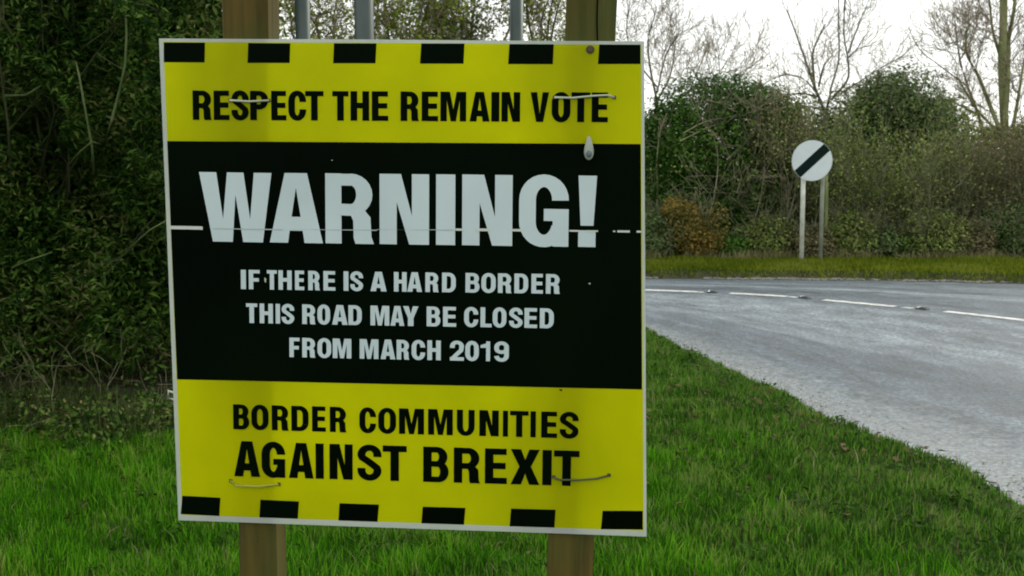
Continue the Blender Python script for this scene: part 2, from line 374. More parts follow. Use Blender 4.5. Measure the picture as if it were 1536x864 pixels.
# ------------------------------------------------------------------ grass and litter
def blades(name, P, hmin, hmax, w, m, bend=.5, hfun=None, kind='stuff'):
    n = len(P); z = height(P) - .006; h = rng.uniform(hmin, hmax, n) * (1 if hfun is None else hfun)
    a = rng.uniform(0, 2 * math.pi, n); la = rng.uniform(0, 2 * math.pi, n); ln = rng.normal(0, .35, n) * h + rng.uniform(0, bend, n) * h * .4
    wd = w * rng.uniform(.6, 1.3, n)
    sx, sy = np.cos(a) * wd / 2, np.sin(a) * wd / 2; lx, ly = np.cos(la) * ln, np.sin(la) * ln
    b = np.column_stack([P, z])
    def off(fx, fl, fh): return b + np.column_stack([sx * fx + lx * fl, sy * fx + ly * fl, h * fh])
    V = np.stack([off(-1, 0, 0), off(1, 0, 0), off(.8, .3, .55), off(-.8, .3, .55), off(0, 1, .97)], 1).reshape(-1, 3)
    i = np.arange(n)[:, None] * 5
    o = np_mesh(name, V, [i + np.array([0, 1, 2, 3]), i + np.array([3, 2, 4])], m)
    return o
def scatter(n, x0, x1, y0, y1, keep):
    P = np.column_stack([rng.uniform(x0, x1, n), rng.uniform(y0, y1, n)]); return P[keep(P)]
def vis(P, pad=.8):                     # near the camera's field, with room for a step to either side
    return np.abs(P[:, 0]) < P[:, 1] * .47 + pad
nearside = lambda P: vis(P) & (P[:, 1] < 12.3)
# long lush grass left and below the sign
P = scatter(240000, -5, 2.2, 2.9, 6.7, lambda P: nearside(P) & (P[:, 0] < .9 + .5 * wob(P, .9) + rng.normal(0, .4, len(P))))
P = P[road_dist(P) > .12]
dens = .5 + .5 * wob(P, 1.9); P = P[rng.uniform(0, 1, len(P)) < .55 + .45 * dens]
P = P[(P[:, 1] < 5.95 + .3 * wob(P, 2)) | (rng.uniform(0, 1, len(P)) < .15)]
hf = .85 + .35 * wob(P, 2.6) + .25 * wob(P, 6.1)
o = blades('long_grass', P, .04, .105, .005, M['grass'], hfun=hf); tag(o, 'lush bright green grass growing round the posts of the black and yellow sign', 'grass', kind='stuff')
# shorter, duller turf towards the road
P = scatter(300000, -2.2, 3.5, 3.4, 12.5, lambda P: nearside(P) & (P[:, 0] > -.5 + .5 * wob(P, .9) + rng.normal(0, .4, len(P))))
D = road_dist(P); P = P[(D > .0) & (rng.uniform(0, 1, len(P)) < np.clip(D / .10, .25, 1))]
D = road_dist(P); hf = (.55 + .5 * np.clip(D / 1.0, 0, 1)) * (1 + .4 * wob(P, 3.3) + .25 * wob(P, 7.7))
o = blades('short_grass', P, .022, .075, .0065, M['grass_short'], hfun=hf, bend=1.0); tag(o, 'dull short turf of the verge sloping down to the edge of the road', 'grass', kind='stuff')
# far verge
P = scatter(120000, -6, 13, 14.6, 17.7, lambda P: vis(P, 1.5))
D = road_dist(P); P = P[D > .03]; D = D[D > .03]
hf = np.where(D < .3, .7, 1.0) * (1 + .3 * wob(P, 1.3))
o = blades('verge_grass', P, .04, .11, .016, M['grass_far'], hfun=hf, bend=.8); tag(o, 'sunlit yellow green grass on the far verge across the road', 'grass', kind='stuff')

def leaf_arrays(C, size, flat=.0, up=.3, aspect=.55, out=None):
    """folded diamond leaves at centres C"""
    n = len(C); s = size * rng.uniform(.6, 1.35, n)
    N = rng.normal(0, 1, (n, 3)); N[:, 2] = np.abs(N[:, 2]) * (1 + flat * 3) + up
    if out is not None: N = N + out * 1.2
    N /= np.linalg.norm(N, axis=1)[:, None]
    A = rng.normal(0, 1, (n, 3)); A -= (A * N).sum(1)[:, None] * N; A /= np.linalg.norm(A, axis=1)[:, None]
    B = np.cross(N, A)
    s = s[:, None]
    V = np.stack([C - A * s * .5, C + B * s * aspect * .5 + N * s * .08, C + A * s * .5 - N * s * .1, C - B * s * aspect * .5 + N * s * .08], 1).reshape(-1, 3)
    i = np.arange(n)[:, None] * 4
    return V, i + np.array([0, 1, 2]), i + np.array([0, 2, 3])
def leaves(name, C, size, m, parent=None, label=None, **k):
    V, a, b = leaf_arrays(C, size, **k)
    if parent is not None: V = V - np.array(parent.location)
    o = np_mesh(name, V, [a, b], m, parent); o['kind'] = 'stuff'
    return o

# broad-leaved weeds: little rosettes scattered through the turf
P = scatter(700, -3.8, 3.2, 3.6, 9.5, nearside); P = P[road_dist(P) > .12]
cs = np.repeat(P, 9, 0) + rng.normal(0, .04, (len(P) * 9, 2)); cz = height(cs) + rng.uniform(.01, .06, len(cs))
o = leaves('broad_weeds', np.column_stack([cs, cz]), .038, M['weed'], flat=1.0, up=.8); tag(o, 'small dark broad leaved weeds dotted through the turf', 'weeds')
P = scatter(2600, -5, 3.2, 3.4, 7.4, nearside); P = P[(road_dist(P) > .05) & ((P[:, 1] > 5.4) | (rng.uniform(0, 1, len(P)) < .07))]
o = leaves('fallen_leaves', np.column_stack([P, height(P) + rng.uniform(.01, .06, len(P))]), .045, M['litter'], flat=1.5, up=1); tag(o, 'brown fallen leaves on the soil below the dark hedge', 'fallen leaves')
# rubble along the far road edge
P = scatter(9000, 1.0, 9.5, 14.0, 16.2, lambda P: vis(P, 1)); D = road_dist(P); P = P[(D > -.12) & (D < .10) & (wob(P, 1.1) > -.1)][:520]
bm = bmesh.new()
for x, y in P:
    s = random.uniform(.015, .045)
    bmesh.ops.create_icosphere(bm, subdivisions=1, radius=s, matrix=Matrix.Translation((x, y, -.09)) @ Matrix.Rotation(random.random() * 6, 4, 'Z') @ Matrix.Diagonal((1.4, .9, .55, 1)))
me = bpy.data.meshes.new('edge_rubble'); bm.to_mesh(me); bm.free(); tag(link('edge_rubble', me, M['stone']), 'pale crumbled stones along the far edge of the road', 'rubble', kind='stuff')
P = scatter(40000, .8, 4.5, 3.6, 11.5, lambda P: vis(P, 1)); D = road_dist(P); P = P[(D > -.45) & (D < .02) & (rng.uniform(0, 1, len(P)) < np.exp(D * 7))][:2600]
n = len(P); s = rng.uniform(.003, .010, n)[:, None]; tet = np.array([(1, 0, 0), (-.5, .8, 0), (-.5, -.8, 0), (.1, .1, .8)])
V = (np.column_stack([P, np.full(n, ROAD_Z + .012)])[:, None, :] + tet[None] * s[:, :, None] * rng.uniform(.7, 1.3, (n, 4, 3))).reshape(-1, 3)
i = np.arange(n)[:, None] * 4
o = np_mesh('road_grit', V, [i + np.array([0, 1, 3]), i + np.array([1, 2, 3]), i + np.array([2, 0, 3])], M['stone']); tag(o, 'pale loose grit gathered along the near edge of the road', 'grit', kind='stuff')

# straw and dead blades caught in the turf
P = scatter(5200, -4.5, 3.2, 3.2, 10, nearside); P = P[road_dist(P) > .02]
o = blades('dead_grass', P, .03, .10, .005, M['straw'], bend=1.6); tag(o, 'thin bleached dead blades scattered through the near turf', 'dead grass', kind='stuff')

# ------------------------------------------------------------------ the sign
SR = Matrix(((.99606, .08873, -.00096), (-.08873, .99598, -.01195), (-.0001, .01199, .99993)))
ST = Vector((-.2274, 2.2662, 1.2442))
QD = [(-.5006, .5181), (.491, .5024), (.5102, -.5124), (-.4989, -.5068)]      # measured corners, the sheet is not quite square
def suv(s, t, off=0.):
    """sheet coordinates: s 0..1 across, t 0..1 down, off metres in front of the face; a slight bow runs through the sheet"""
    a = (1 - s) * (1 - t); b = s * (1 - t); c = s * t; d = (1 - s) * t
    u = a * QD[0][0] + b * QD[1][0] + c * QD[2][0] + d * QD[3][0]; v = a * QD[0][1] + b * QD[1][1] + c * QD[2][1] + d * QD[3][1]
    bow = .0025 * math.sin(s * 9.3 + .6) * (.6 + .4 * math.cos(t * 3))
    return Vector((u, -off + bow, v))
sign = empty('protest_sign', ST - Vector((0, 0, 1.2442)), 'square yellow and black warning board about the hard border, on two timber posts', 'sign')
R4 = SR.to_4x4(); LOC = Vector((0, 0, 1.2442))
def sp(s, t, off=0.): return LOC + SR @ suv(s, t, off)
panel = bpy.data.objects.new('panel', None)

# panel sheet: 4.5 mm thick, front face split into white border and yellow print
ns = 61
yel = [(.0088, .0080), (.9940, .0039), (.9925, .9877), (.0064, .9876)]
ss = [0.] + [.0088 + (.994 - .0088) * k / (ns - 1) for k in range(ns)] + [1.]
vs, fs, mi = [], [], []
def vid(p): vs.append(p); return len(vs) - 1
TT = [0, .0065, .2, .4, .6, .8, .9877, 1]
FR = [[vid(sp(s, t)) for t in TT] for s in ss]; BK = [[vid(sp(s, t, -.0045)) for t in TT] for s in ss]
for i in range(len(ss) - 1):
    for j in range(len(TT) - 1):
        fs.append((FR[i][j], FR[i][j + 1], FR[i + 1][j + 1], FR[i + 1][j])); mi.append(1 if 0 < i < len(ss) - 2 and 0 < j < len(TT) - 2 else 0)
        fs.append((BK[i][j], BK[i + 1][j], BK[i + 1][j + 1], BK[i][j + 1])); mi.append(0)
    for j in (0, len(TT) - 1): fs.append((FR[i][j], FR[i + 1][j], BK[i + 1][j], BK[i][j]) if j == 0 else (FR[i][j], BK[i][j], BK[i + 1][j], FR[i + 1][j])); mi.append(0)
for i in (0, len(ss) - 1):
    for j in range(len(TT) - 1): fs.append((FR[i][j], BK[i][j], BK[i][j + 1], FR[i][j + 1]) if i == 0 else (FR[i][j], FR[i][j + 1], BK[i][j + 1], BK[i][j])); mi.append(0)
me = bpy.data.meshes.new('panel'); me.from_pydata([tuple(v) for v in vs], [], fs); me.update()
panel = link('panel', me, [M['pvc_white'], M['pvc_yellow']], sign)
for p, k in zip(me.polygons, mi): p.material_index = k

def flat(name, quads, off, m, parent=panel, cut=24):
    """print lying on the sheet: each quad (corner s,t clockwise from top left) cut into strips so that it follows the bow"""
    vs, fs = [], []
    for q_ in quads:
        w_ = max(abs(q_[1][0] - q_[0][0]), abs(q_[2][0] - q_[3][0])); k_ = max(1, int(w_ * cut * 2))
        for i in range(k_ + 1):
            f = i / k_
            for a, b in ((q_[0], q_[1]), (q_[3], q_[2])): vs.append(sp(a[0] + (b[0] - a[0]) * f, a[1] + (b[1] - a[1]) * f, off))
        o0 = len(vs) - 2 * (k_ + 1)
        for i in range(k_): fs.append((o0 + 2 * i, o0 + 2 * i + 1, o0 + 2 * i + 3, o0 + 2 * i + 2))
    me = bpy.data.meshes.new(name); me.from_pydata([tuple(v) for v in vs], [], fs); me.update()
    return link(name, me, m, parent)

flat('black_band', [[(.0090, .2042), (.9922, .1987), (.9921, .6916), (.0098, .6962)]], .0004, M['ink_black'])
blocks = [[(.01, .0077), (.0977, .0076), (.0954, .0468), (.0083, .0469)], [(.1895, .0083), (.2788, .0083), (.2761, .0468), (.1867, .0469)],
 [(.3704, .0077), (.4588, .0075), (.4557, .0463), (.3675, .0467)], [(.5507, .0069), (.6389, .0064), (.6362, .0455), (.5472, .0462)],
 [(.7301, .0066), (.8198, .0066), (.8173, .0449), (.7268, .0455)], [(.9109, .0066), (.9929, .0066), (.9927, .0436), (.9079, .0442)],
 [(.011, .946), (.0951, .9475), (.0909, .9876), (.0061, .9862)], [(.1826, .9489), (.2667, .9497), (.2628, .9876), (.1788, .9875)],
 [(.3542, .9505), (.4393, .9505), (.4351, .988), (.3508, .988)], [(.5324, .9520), (.623, .9515), (.6192, .988), (.5287, .988)],
 [(.7188, .9500), (.812, .9492), (.8091, .9876), (.7154, .988)], [(.9095, .948), (.9924, .9452), (.9922, .9849), (.9057, .9876)]]
for b in blocks: flat('black_block', [b], .0004, M['ink_black'])

# lettering: a condensed heavy grotesque drawn here, cap height 1, width w
S_, H_ = .238, .176
def arcp(cx, cy, rx, ry, a0, a1, n=10):
    return [(cx + rx * math.cos(math.radians(a0 + (a1 - a0) * i / n)), cy + ry * math.sin(math.radians(a0 + (a1 - a0) * i / n))) for i in range(n + 1)]
def stroke(path, s=S_, h=H_, closed=False):
    n = len(path); L, R = [], []
    for i in range(n):
        a = path[i - 1] if (i > 0 or closed) else path[i]; b = path[(i + 1) % n] if (i < n - 1 or closed) else path[i]
        dx, dy = b[0] - a[0], b[1] - a[1]; l = math.hypot(dx, dy) or 1; nx_, ny_ = -dy / l, dx / l
        L.append((path[i][0] + nx_ * s / 2, path[i][1] + ny_ * h / 2)); R.append((path[i][0] - nx_ * s / 2, path[i][1] - ny_ * h / 2))
    out = []
    for i in range(n if closed else n - 1):
        j = (i + 1) % n; out.append([L[i], R[i], R[j], L[j]])
    return out
def rect(a, b, c, d): return [[(a, b), (c, b), (c, d), (a, d)]]
def glyph(ch, w):
    s, h = min(S_, w * .42), H_; X = lambda *p: [[(x * w, y) for x, y in p]]
    rx = (w - s) / 2; ry = .27; lo, hi = h / 2 - .012, 1 - h / 2 + .012
    if ch == 'I': return rect(0, 0, w, 1)
    if ch == '1': return rect(w - s, 0, w, 1) + [[(0, .80), (0, .66), (w - s + .01, .68), (w - s + .01, .90)]]
    if ch == '!': return [[(0, 1), (.14 * w, .30), (.84 * w, .30), (w, 1)]] + rect(.02 * w, 0, .96 * w, .235)
    if ch == 'H': return rect(0, 0, s, 1) + rect(w - s, 0, w, 1) + rect(s, .42, w - s, .61)
    if ch == 'T': return rect(0, 1 - h, w, 1) + rect((w - s) / 2, 0, (w + s) / 2, 1 - h)
    if ch == 'L': return rect(0, 0, s, 1) + rect(s, 0, w, h)
    if ch == 'E': return rect(0, 0, s, 1) + rect(s, 0, w, h) + rect(s, 1 - h, w * .98, 1) + rect(s, .42, w * .94, .60)
    if ch == 'F': return rect(0, 0, s, 1) + rect(s, 1 - h, w, 1) + rect(s, .40, w * .92, .58)
    if ch == 'A': return X((0, 0), (.345, 0), (.378, .175), (.5, .175), (.5, .375), (.415, .375), (.5, .79), (.5, 1), (.29, 1)) + X((1, 0), (.71, 1), (.5, 1), (.5, .79), (.585, .375), (.5, .375), (.5, .175), (.622, .175), (.655, 0))
    if ch == 'V': return X((0, 1), (.35, 1), (.5, .27), (.65, 1), (1, 1), (.69, 0), (.31, 0))
    if ch == 'W': return X((0, 1), (.238, 1), (.325, .33), (.386, 1), (.614, 1), (.70, .33), (.757, 1), (1, 1), (.874, 0), (.60, 0), (.5, .68), (.457, 0), (.18, 0))
    if ch == 'N': return X((0, 0), (0, 1), (.434, 1), (.653, .41), (.653, 1), (1, 1), (1, 0), (.6, 0), (.347, .6), (.347, 0))
    if ch == 'M': return X((0, 0), (0, 1), (.37, 1), (.5, .40), (.63, 1), (1, 1), (1, 0), (.75, 0), (.75, .72), (.6, 0), (.4, 0), (.25, .72), (.25, 0))
    if ch == 'Y': return X((0, 1), (.36, 1), (.5, .62), (.64, 1), (1, 1), (.68, .40), (.68, 0), (.32, 0), (.32, .40))
    if ch == 'X': return X((0, 1), (.36, 1), (.5, .70), (.64, 1), (1, 1), (.70, .51), (1, 0), (.64, 0), (.5, .31), (.36, 0), (0, 0), (.30, .51))
    if ch == 'U': return stroke([(s / 2, 1)] + arcp(w / 2, lo + ry, rx, ry, 180, 360, 14) + [(w - s / 2, 1)], s, h)
    if ch in 'O0': return stroke(arcp(w / 2, hi - ry, rx, ry, 0, 180, 14) + arcp(w / 2, lo + ry, rx, ry, 180, 360, 14), s, h, True)
    if ch == 'C': return stroke([(w - s / 2, .63)] + arcp(w / 2, hi - ry, rx, ry, 0, 180, 14) + arcp(w / 2, lo + ry, rx, ry, 180, 360, 14) + [(w - s / 2, .38)], s, h)
    if ch == 'G': return stroke([(w - s / 2, .65)] + arcp(w / 2, hi - ry, rx, ry, 0, 180, 14) + arcp(w / 2, lo + ry, rx, ry, 180, 345, 14), s, h) + rect(w * .5, .36, w, .53) + rect(w - s * .95, .0, w, .36)
    if ch == 'D': return rect(0, 0, s, 1) + stroke([(s * .9, 1 - h / 2)] + arcp(w / 2, 1 - h / 2 - ry, rx, ry, 90, 0, 9) + arcp(w / 2, h / 2 + ry, rx, ry, 0, -90, 9) + [(s * .9, h / 2)], s, h)
    if ch in 'PR':
        wr = w if ch == 'P' else w * .97; b = .37 if ch == 'P' else .40; cy = (1 + b) / 2; r = (1 - b - h * .95) / 2; q = min(.2, (wr - s) * .6)
        o = rect(0, 0, s, 1) + stroke([(s * .9, 1 - h / 2), (wr - s / 2 - q, 1 - h / 2)] + arcp(wr - s / 2 - q, cy, q, r, 90, -90, 12) + [(s * .9, b + h / 2)], s, h * .95)
        if ch == 'R': o += [[(.52 * w, .46), (.80 * w, .49), (.93 * w, .38), (.95 * w, .10), (1.0 * w, 0), (.62 * w, 0), (.585 * w, .08), (.575 * w, .33), (.52 * w, .42)]]
        return o
    if ch == 'B':
        q = min(.17, (w - s) * .55); o = rect(0, 0, s, 1)
        for b, t, ww in ((.44, 1, .95), (0, .60, 1)):
            cy = (t + b) / 2; r = (t - b - h * .92) / 2
            o += stroke([(s * .9, t - h * .46), (w * ww - s / 2 - q, t - h * .46)] + arcp(w * ww - s / 2 - q, cy, q, r, 90, -90, 12) + [(s * .9, b + h * .46)], s, h * .92)
        return o
    if ch == 'S':
        rr = .205; return stroke([(w - s / 2, .665)] + arcp(w / 2, hi - rr, rx, rr, 0, 200, 14) + [(w * .36, .575), (w * .5, .51), (w * .66, .43)] + arcp(w / 2, lo + rr, rx, rr, 20, -180, 14) + [(s / 2, .345)], s * .96, h)
    if ch == '2': return stroke([(s / 2, .64)] + arcp(w / 2, hi - .2, rx, .2, 180, -10, 13) + [(w - s * .62, .52), (w * .5, .33), (s * .62, .12)], s, h) + rect(0, 0, w, h)
    if ch == '9':
        r = .20; return stroke(arcp(w / 2, hi - r, rx, r, 0, 180, 12) + arcp(w / 2, .40 + h / 2 + .15, rx, .17, 180, 360, 12), s, h, True) + stroke([(w - s / 2, .7), (w - s / 2, .30)] + arcp(w / 2, lo + .2, rx, .2, 0, -180, 12), s, h)
    return rect(0, 0, w, 1)

LINES = [
('RESPECTTHEREMAINVOTE', [.0666, .1072, .1115, .145, .1493, .1865, .1893, .228, .2342, .2664, .2706, .3083, .3063, .3451, .3636, .3974, .4016, .4404, .4459, .48, .5054, .5436, .5489, .5825, .5873, .6401, .647, .688, .6914, .7078, .712, .75, .7711, .8084, .814, .8518, .8538, .8916, .8947, .9274], ((.0876, .1024), (.9108, .0991)), ((.0852, .1609), (.9103, .1569)), 'ink_black'),
('WARNING!', [.0731, .2283, .2235, .337, .3426, .4448, .4567, .5596, .574, .6136, .6279, .7312, .7449, .8461, .8652, .9027], ((.1194, .2659), (.8849, .2622)), ((.114, .407), (.8835, .4042)), 'ink_white'),
('IFTHEREISAHARDBORDER', [.1567, .1676, .1738, .1974, .2129, .2343, .2377, .2661, .2732, .293, .3015, .3265, .334, .3593, .3768, .3871, .3907, .4182, .4336, .4675, .4829, .5095, .5109, .5416, .5486, .5764, .5834, .6118, .632, .6612, .6649, .6944, .6991, .7273, .733, .7613, .7681, .7917, .7978, .8266], ((.1631, .4638), (.8131, .4601)), ((.1616, .5037), (.8126, .5)), 'ink_white'),
('THISROADMAYBECLOSED', [.1655, .1898, .1949, .2234, .2294, .2387, .2419, .2695, .2865, .3149, .3191, .346, .3502, .3833, .3851, .4133, .4317, .4714, .4738, .5029, .5003, .5326, .5498, .5785, .5839, .6112, .6279, .6571, .6618, .6849, .6871, .7154, .7209, .7491, .7527, .7789, .7845, .8131], ((.1777, .533), (.7985, .53)), ((.1762, .5738), (.798, .5706)), 'ink_white'),
('FROMMARCH2019', [.2567, .2786, .2843, .3127, .317, .3462, .3496, .3892, .407, .4467, .4513, .4823, .4851, .5118, .5167, .5449, .5497, .5777, .597, .6262, .6289, .657, .6606, .6805, .6892, .7195], ((.2679, .6021), (.7049, .6002)), ((.2666, .6428), (.7042, .6411)), 'ink_white'),
('BORDERCOMMUNITIES', [.1295, .1648, .1691, .2065, .2134, .2502, .2559, .2932, .3006, .3301, .3388, .3746, .402, .4376, .4423, .4801, .4863, .5394, .5478, .5999, .6083, .6457, .6555, .6961, .7046, .7154, .7195, .7579, .762, .7732, .7843, .8174, .8225, .862], ((.1471, .7457), (.8429, .7426)), ((.1451, .7987), (.8423, .7974)), 'ink_black'),
('AGAINSTBREXIT', [.1283, .1847, .1884, .2398, .2477, .3011, .3054, .3231, .3354, .3854, .3951, .4474, .4494, .5006, .5355, .5895, .6001, .6557, .6655, .7118, .7195, .78, .7856, .8049, .8096, .8622], ((.1558, .8237), (.8351, .8232)), ((.153, .8997), (.8342, .8975)), 'ink_black')]
WORDS = ['RESPECT THE REMAIN VOTE', 'WARNING!', 'IF THERE IS A HARD BORDER', 'THIS ROAD MAY BE CLOSED', 'FROM MARCH 2019', 'BORDER COMMUNITIES', 'AGAINST BREXIT']
for (txt, xs, tops, bots, mk), words in zip(LINES, WORDS):
    vs, fs = [], []; ends = np.cumsum([len(w) for w in words.split()]); wi = 0
    slant = (tops[0][0] - bots[0][0] + tops[1][0] - bots[1][0]) / 2
    for k, ch in enumerate(txt):
        x0, x1 = xs[2 * k], xs[2 * k + 1]; c = (x0 + x1) / 2
        tt = np.interp(c, [tops[0][0], tops[1][0]], [tops[0][1], tops[1][1]]); tb = np.interp(c, [bots[0][0], bots[1][0]], [bots[0][1], bots[1][1]])
        if c < tops[0][0] or c > tops[1][0]:
            f = (c - tops[0][0]) / (tops[1][0] - tops[0][0]); tt = tops[0][1] + f * (tops[1][1] - tops[0][1]); tb = bots[0][1] + f * (bots[1][1] - bots[0][1])
        ch_h = tb - tt; w = (x1 - x0) / ch_h * .99
        for gi, poly in enumerate(glyph(ch, w)):
            off = .0010 + .00004 * (gi % 2) + .00004 * (gi // 40)
            if ch in 'RPBD9G2' : off = .0010 + .00003 * gi if gi < 14 else .0014 + .000015 * gi
            ids = []
            for x, y in poly:
                vs.append(sp(x0 + x / w * (x1 - x0) + slant * (y - .5), tb - y * ch_h, off)); ids.append(len(vs) - 1)
            fs.append(ids)
        if k + 1 == ends[wi]:
            me = bpy.data.meshes.new('lettering'); me.from_pydata([tuple(v) for v in vs], [], fs); me.update()
            o = link('lettering', me, M[mk], panel); o['label'] = ('black' if mk == 'ink_black' else 'white') + ' capitals reading ' + words.split()[wi].lower().strip('!')
            vs, fs = [], []; wi += 1

# the crease across the middle, nicks and scuffs
def strip(name, pts, wd, off, m):
    q_ = []
    for (a, b), (c, d) in zip(pts[:-1], pts[1:]): q_.append([(a, b - wd / 2), (c, d - wd / 2), (c, d + wd / 2), (a, d + wd / 2)])
    return flat(name, q_, off, m)
strip('crease', [(.0090, .3794), (.074, .3796), (.0785, .3800)], .0068, .0018, M['scuff'])
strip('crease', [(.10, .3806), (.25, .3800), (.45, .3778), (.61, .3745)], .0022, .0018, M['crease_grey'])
for a, b, wd in ((.6133, .630, .0045), (.655, .684, .0055), (.729, .752, .005), (.812, .8455, .003), (.847, .866, .0035), (.880, .905, .003), (.9356, .940, .003), (.944, .9695, .0042), (.983, .9925, .004)):
    strip('crease', [(a, .3738 - (a - .61) * .006), (b, .3738 - (b - .61) * .006)], wd, .0018, M['scuff'])
flat('scuff', [[(.2060, .4660), (.2120, .4700), (.2150, .4930), (.2095, .4960)]], .0030, M['ink_black'])
flat('scuff', [[(.2085, .478), (.2125, .481), (.2112, .490), (.2080, .486)]], .0034, M['tie_pale'])
flat('scuff', [[(.8849, .4766), (.8889, .4762), (.8893, .479), (.8852, .4788)]], .0012, M['crease_grey'])
flat('scuff', [[(.8225, .6955), (.8290, .6960), (.8278, .6995), (.8235, .6985)]], .0012, M['ink_black'])
flat('scuff', [[(.3580, .2376), (.3612, .2378), (.3608, .2392), (.3582, .2390)]], .0012, M['tie_pale'])
flat('scuff', [[(.02, .935), (.45, .932), (.45, .9332), (.02, .9362)]], .0006, M['pvc_yellow'])

def tube_mesh(name, pts, rad, m, parent, sides=8):
    pts = [Vector(p) for p in pts]; vs, fs = [], []; n = len(pts)
    rads = rad if isinstance(rad, (list, tuple)) else [rad] * n
    for i, p in enumerate(pts):
        d = (pts[min(i + 1, n - 1)] - pts[max(i - 1, 0)]).normalized(); a = d.orthogonal().normalized(); b = d.cross(a)
        for k in range(sides):
            an = 2 * math.pi * k / sides; vs.append(p + (a * math.cos(an) + b * math.sin(an)) * rads[i])
    for i in range(n - 1):
        for k in range(sides):
            k2 = (k + 1) % sides; fs.append((i * sides + k, i * sides + k2, (i + 1) * sides + k2, (i + 1) * sides + k))
    fs.append(tuple(range(sides))[::-1]); fs.append(tuple(range((n - 1) * sides, n * sides)))
    me = bpy.data.meshes.new(name); me.from_pydata([tuple(v) for v in vs], [], fs); me.update()
    for p in me.polygons: p.use_smooth = True
    return link(name, me, m, parent)
def tie(pts, r, m):
    P_ = [sp(pts[0][0], pts[0][1], -.006)] + [sp(s, t, .0045) for s, t in pts] + [sp(pts[-1][0], pts[-1][1], -.006)]
    return tube_mesh('cable_tie', P_, r, m, panel, 6)
for hs, ht in ((.1474, .1213), (.2303, .1212), (.8202, .1094), (.940, .1086), (.1193, .9097), (.2247, .9135), (.8093, .8795), (.9233, .8718)):
    flat('hole_shadow', [[(hs - .0035, ht - .0035), (hs + .0035, ht - .0035), (hs + .0035, ht + .0035), (hs - .0035, ht + .0035)]], .0019, M['bolt'])  # dark quads paint the tie holes together with the ties' small shadows
tie([(.1474, .1213), (.1881, .1236), (.2303, .1212)], .0022, M['tie_pale'])
tie([(.8202, .1094), (.8567, .1104), (.904, .1057), (.9269, .1045), (.940, .1086)], .0022, M['tie_pale'])
tie([(.1193, .9097), (.1306, .9183), (.1812, .9191), (.2247, .9135)], .0024, M['tie_clear'])
tie([(.8093, .8795), (.8232, .8846), (.8622, .8834), (.8969, .8795), (.9233, .8718)], .0024, M['tie_dark'])
# bolt with washer, top right; milky plug hanging below it
def disc_part(name, c, r, th, m, parent, seg=20):
    bm = bmesh.new(); bmesh.ops.create_cone(bm, cap_ends=True, segments=seg, radius1=r, radius2=r * .9, depth=th)
    me = bpy.data.meshes.new(name); bm.to_mesh(me); bm.free()
    o = link(name, me, m, parent); o.location = c; o.rotation_euler = SR.to_euler(); o.rotation_euler.rotate_axis('X', math.pi / 2); return o
w_ = disc_part('washer', sp(.8927, .0165, .0015), .0085, .003, M['bolt'], panel)
disc_part('bolt', sp(.8927, .0165, .004), .0055, .007, M['bolt'], panel, 6)
bm = bmesh.new(); bmesh.ops.create_uvsphere(bm, u_segments=18, v_segments=14, radius=1)
for v in bm.verts:
    k = .62 + .38 * min(1, max(0, -v.co.z * .8 + .5)); v.co = Vector((v.co.x * .0115 * k, v.co.y * .006 * k, v.co.z * .024))
me = bpy.data.meshes.new('plug'); bm.to_mesh(me); bm.free()
for p in me.polygons: p.use_smooth = True
o = link('plug', me, M['drip'], panel); o.location = sp(.8884, .2080, .007)
bm = bmesh.new(); bmesh.ops.create_uvsphere(bm, u_segments=12, v_segments=8, radius=1, matrix=Matrix.Diagonal((.0062, .004, .0075, 1)))
me = bpy.data.meshes.new('plug_core'); bm.to_mesh(me); bm.free(); o = link('plug_core', me, M['drip_dark'], panel); o.location = sp(.8884, .2190, .0105)
tube_mesh('cable_tie', [sp(-.001, .728, -.010), sp(-.012, .722, -.004), sp(-.013, .738, -.002), sp(-.001, .742, -.009)], .0035, M['tie_pale'], panel, 6)

# two timber posts behind the sheet
def post(corners_top, corners_bot, parent):
    """four-sided post from cross-sections (u, depth behind the sheet) at v=.62+ and at ground level"""
    vs = []; N = 14
    for i in range(N + 1):
        f = i / N; v = .86 - f * (.86 + 1.30)
        for (a, b), (c, d) in zip(corners_top, corners_bot):
            g_ = (.86 - v) / (.86 + .58)
            u = a + (c - a) * g_ + .0015 * math.sin(v * 7 + a * 90); dp = b + (d - b) * g_
            vs.append(LOC + SR @ Vector((u, dp, v)))
    k = len(corners_top); fs = []
    for i in range(N):
        for j in range(k): j2 = (j + 1) % k; fs.append((i * k + j, (i + 1) * k + j, (i + 1) * k + j2, i * k + j2))
    fs.append(tuple(range(k))); fs.append(tuple(range(N * k, (N + 1) * k))[::-1])
    bm = bmesh.new(); bv = [bm.verts.new(v) for v in vs]
    for f in fs: bm.faces.new([bv[i] for i in f])
    bmesh.ops.recalc_face_normals(bm, faces=bm.faces[:])
    me = bpy.data.meshes.new('post'); bm.to_mesh(me); bm.free(); return link('post', me, M['wood'], parent)
p1 = post([(-.373, .018), (-.366, .0075), (-.266, .0075), (-.266, .085), (-.366, .09)], [(-.376, .030), (-.362, .0075), (-.284, .0075), (-.284, .075), (-.366, .085)], sign)
p2 = post([(.345, .022), (.352, .0078), (.399, .0078), (.446, .040), (.405, .10), (.355, .09)], [(.300, .022), (.304, .0078), (.362, .0078), (.400, .040), (.362, .10), (.312, .09)], sign)
tube_mesh('crack', [LOC + SR @ Vector((.401 + .003 * math.sin(v * 20), .0082, v)) for v in np.linspace(.505, .85, 12)], .0016, M['ink_black'], p2, 5)
for (a, b) in ((-.33, -.545),): disc_part('knot', LOC + SR @ Vector((a, .0072, b)), .004, .002, M['bolt'], p1, 9)

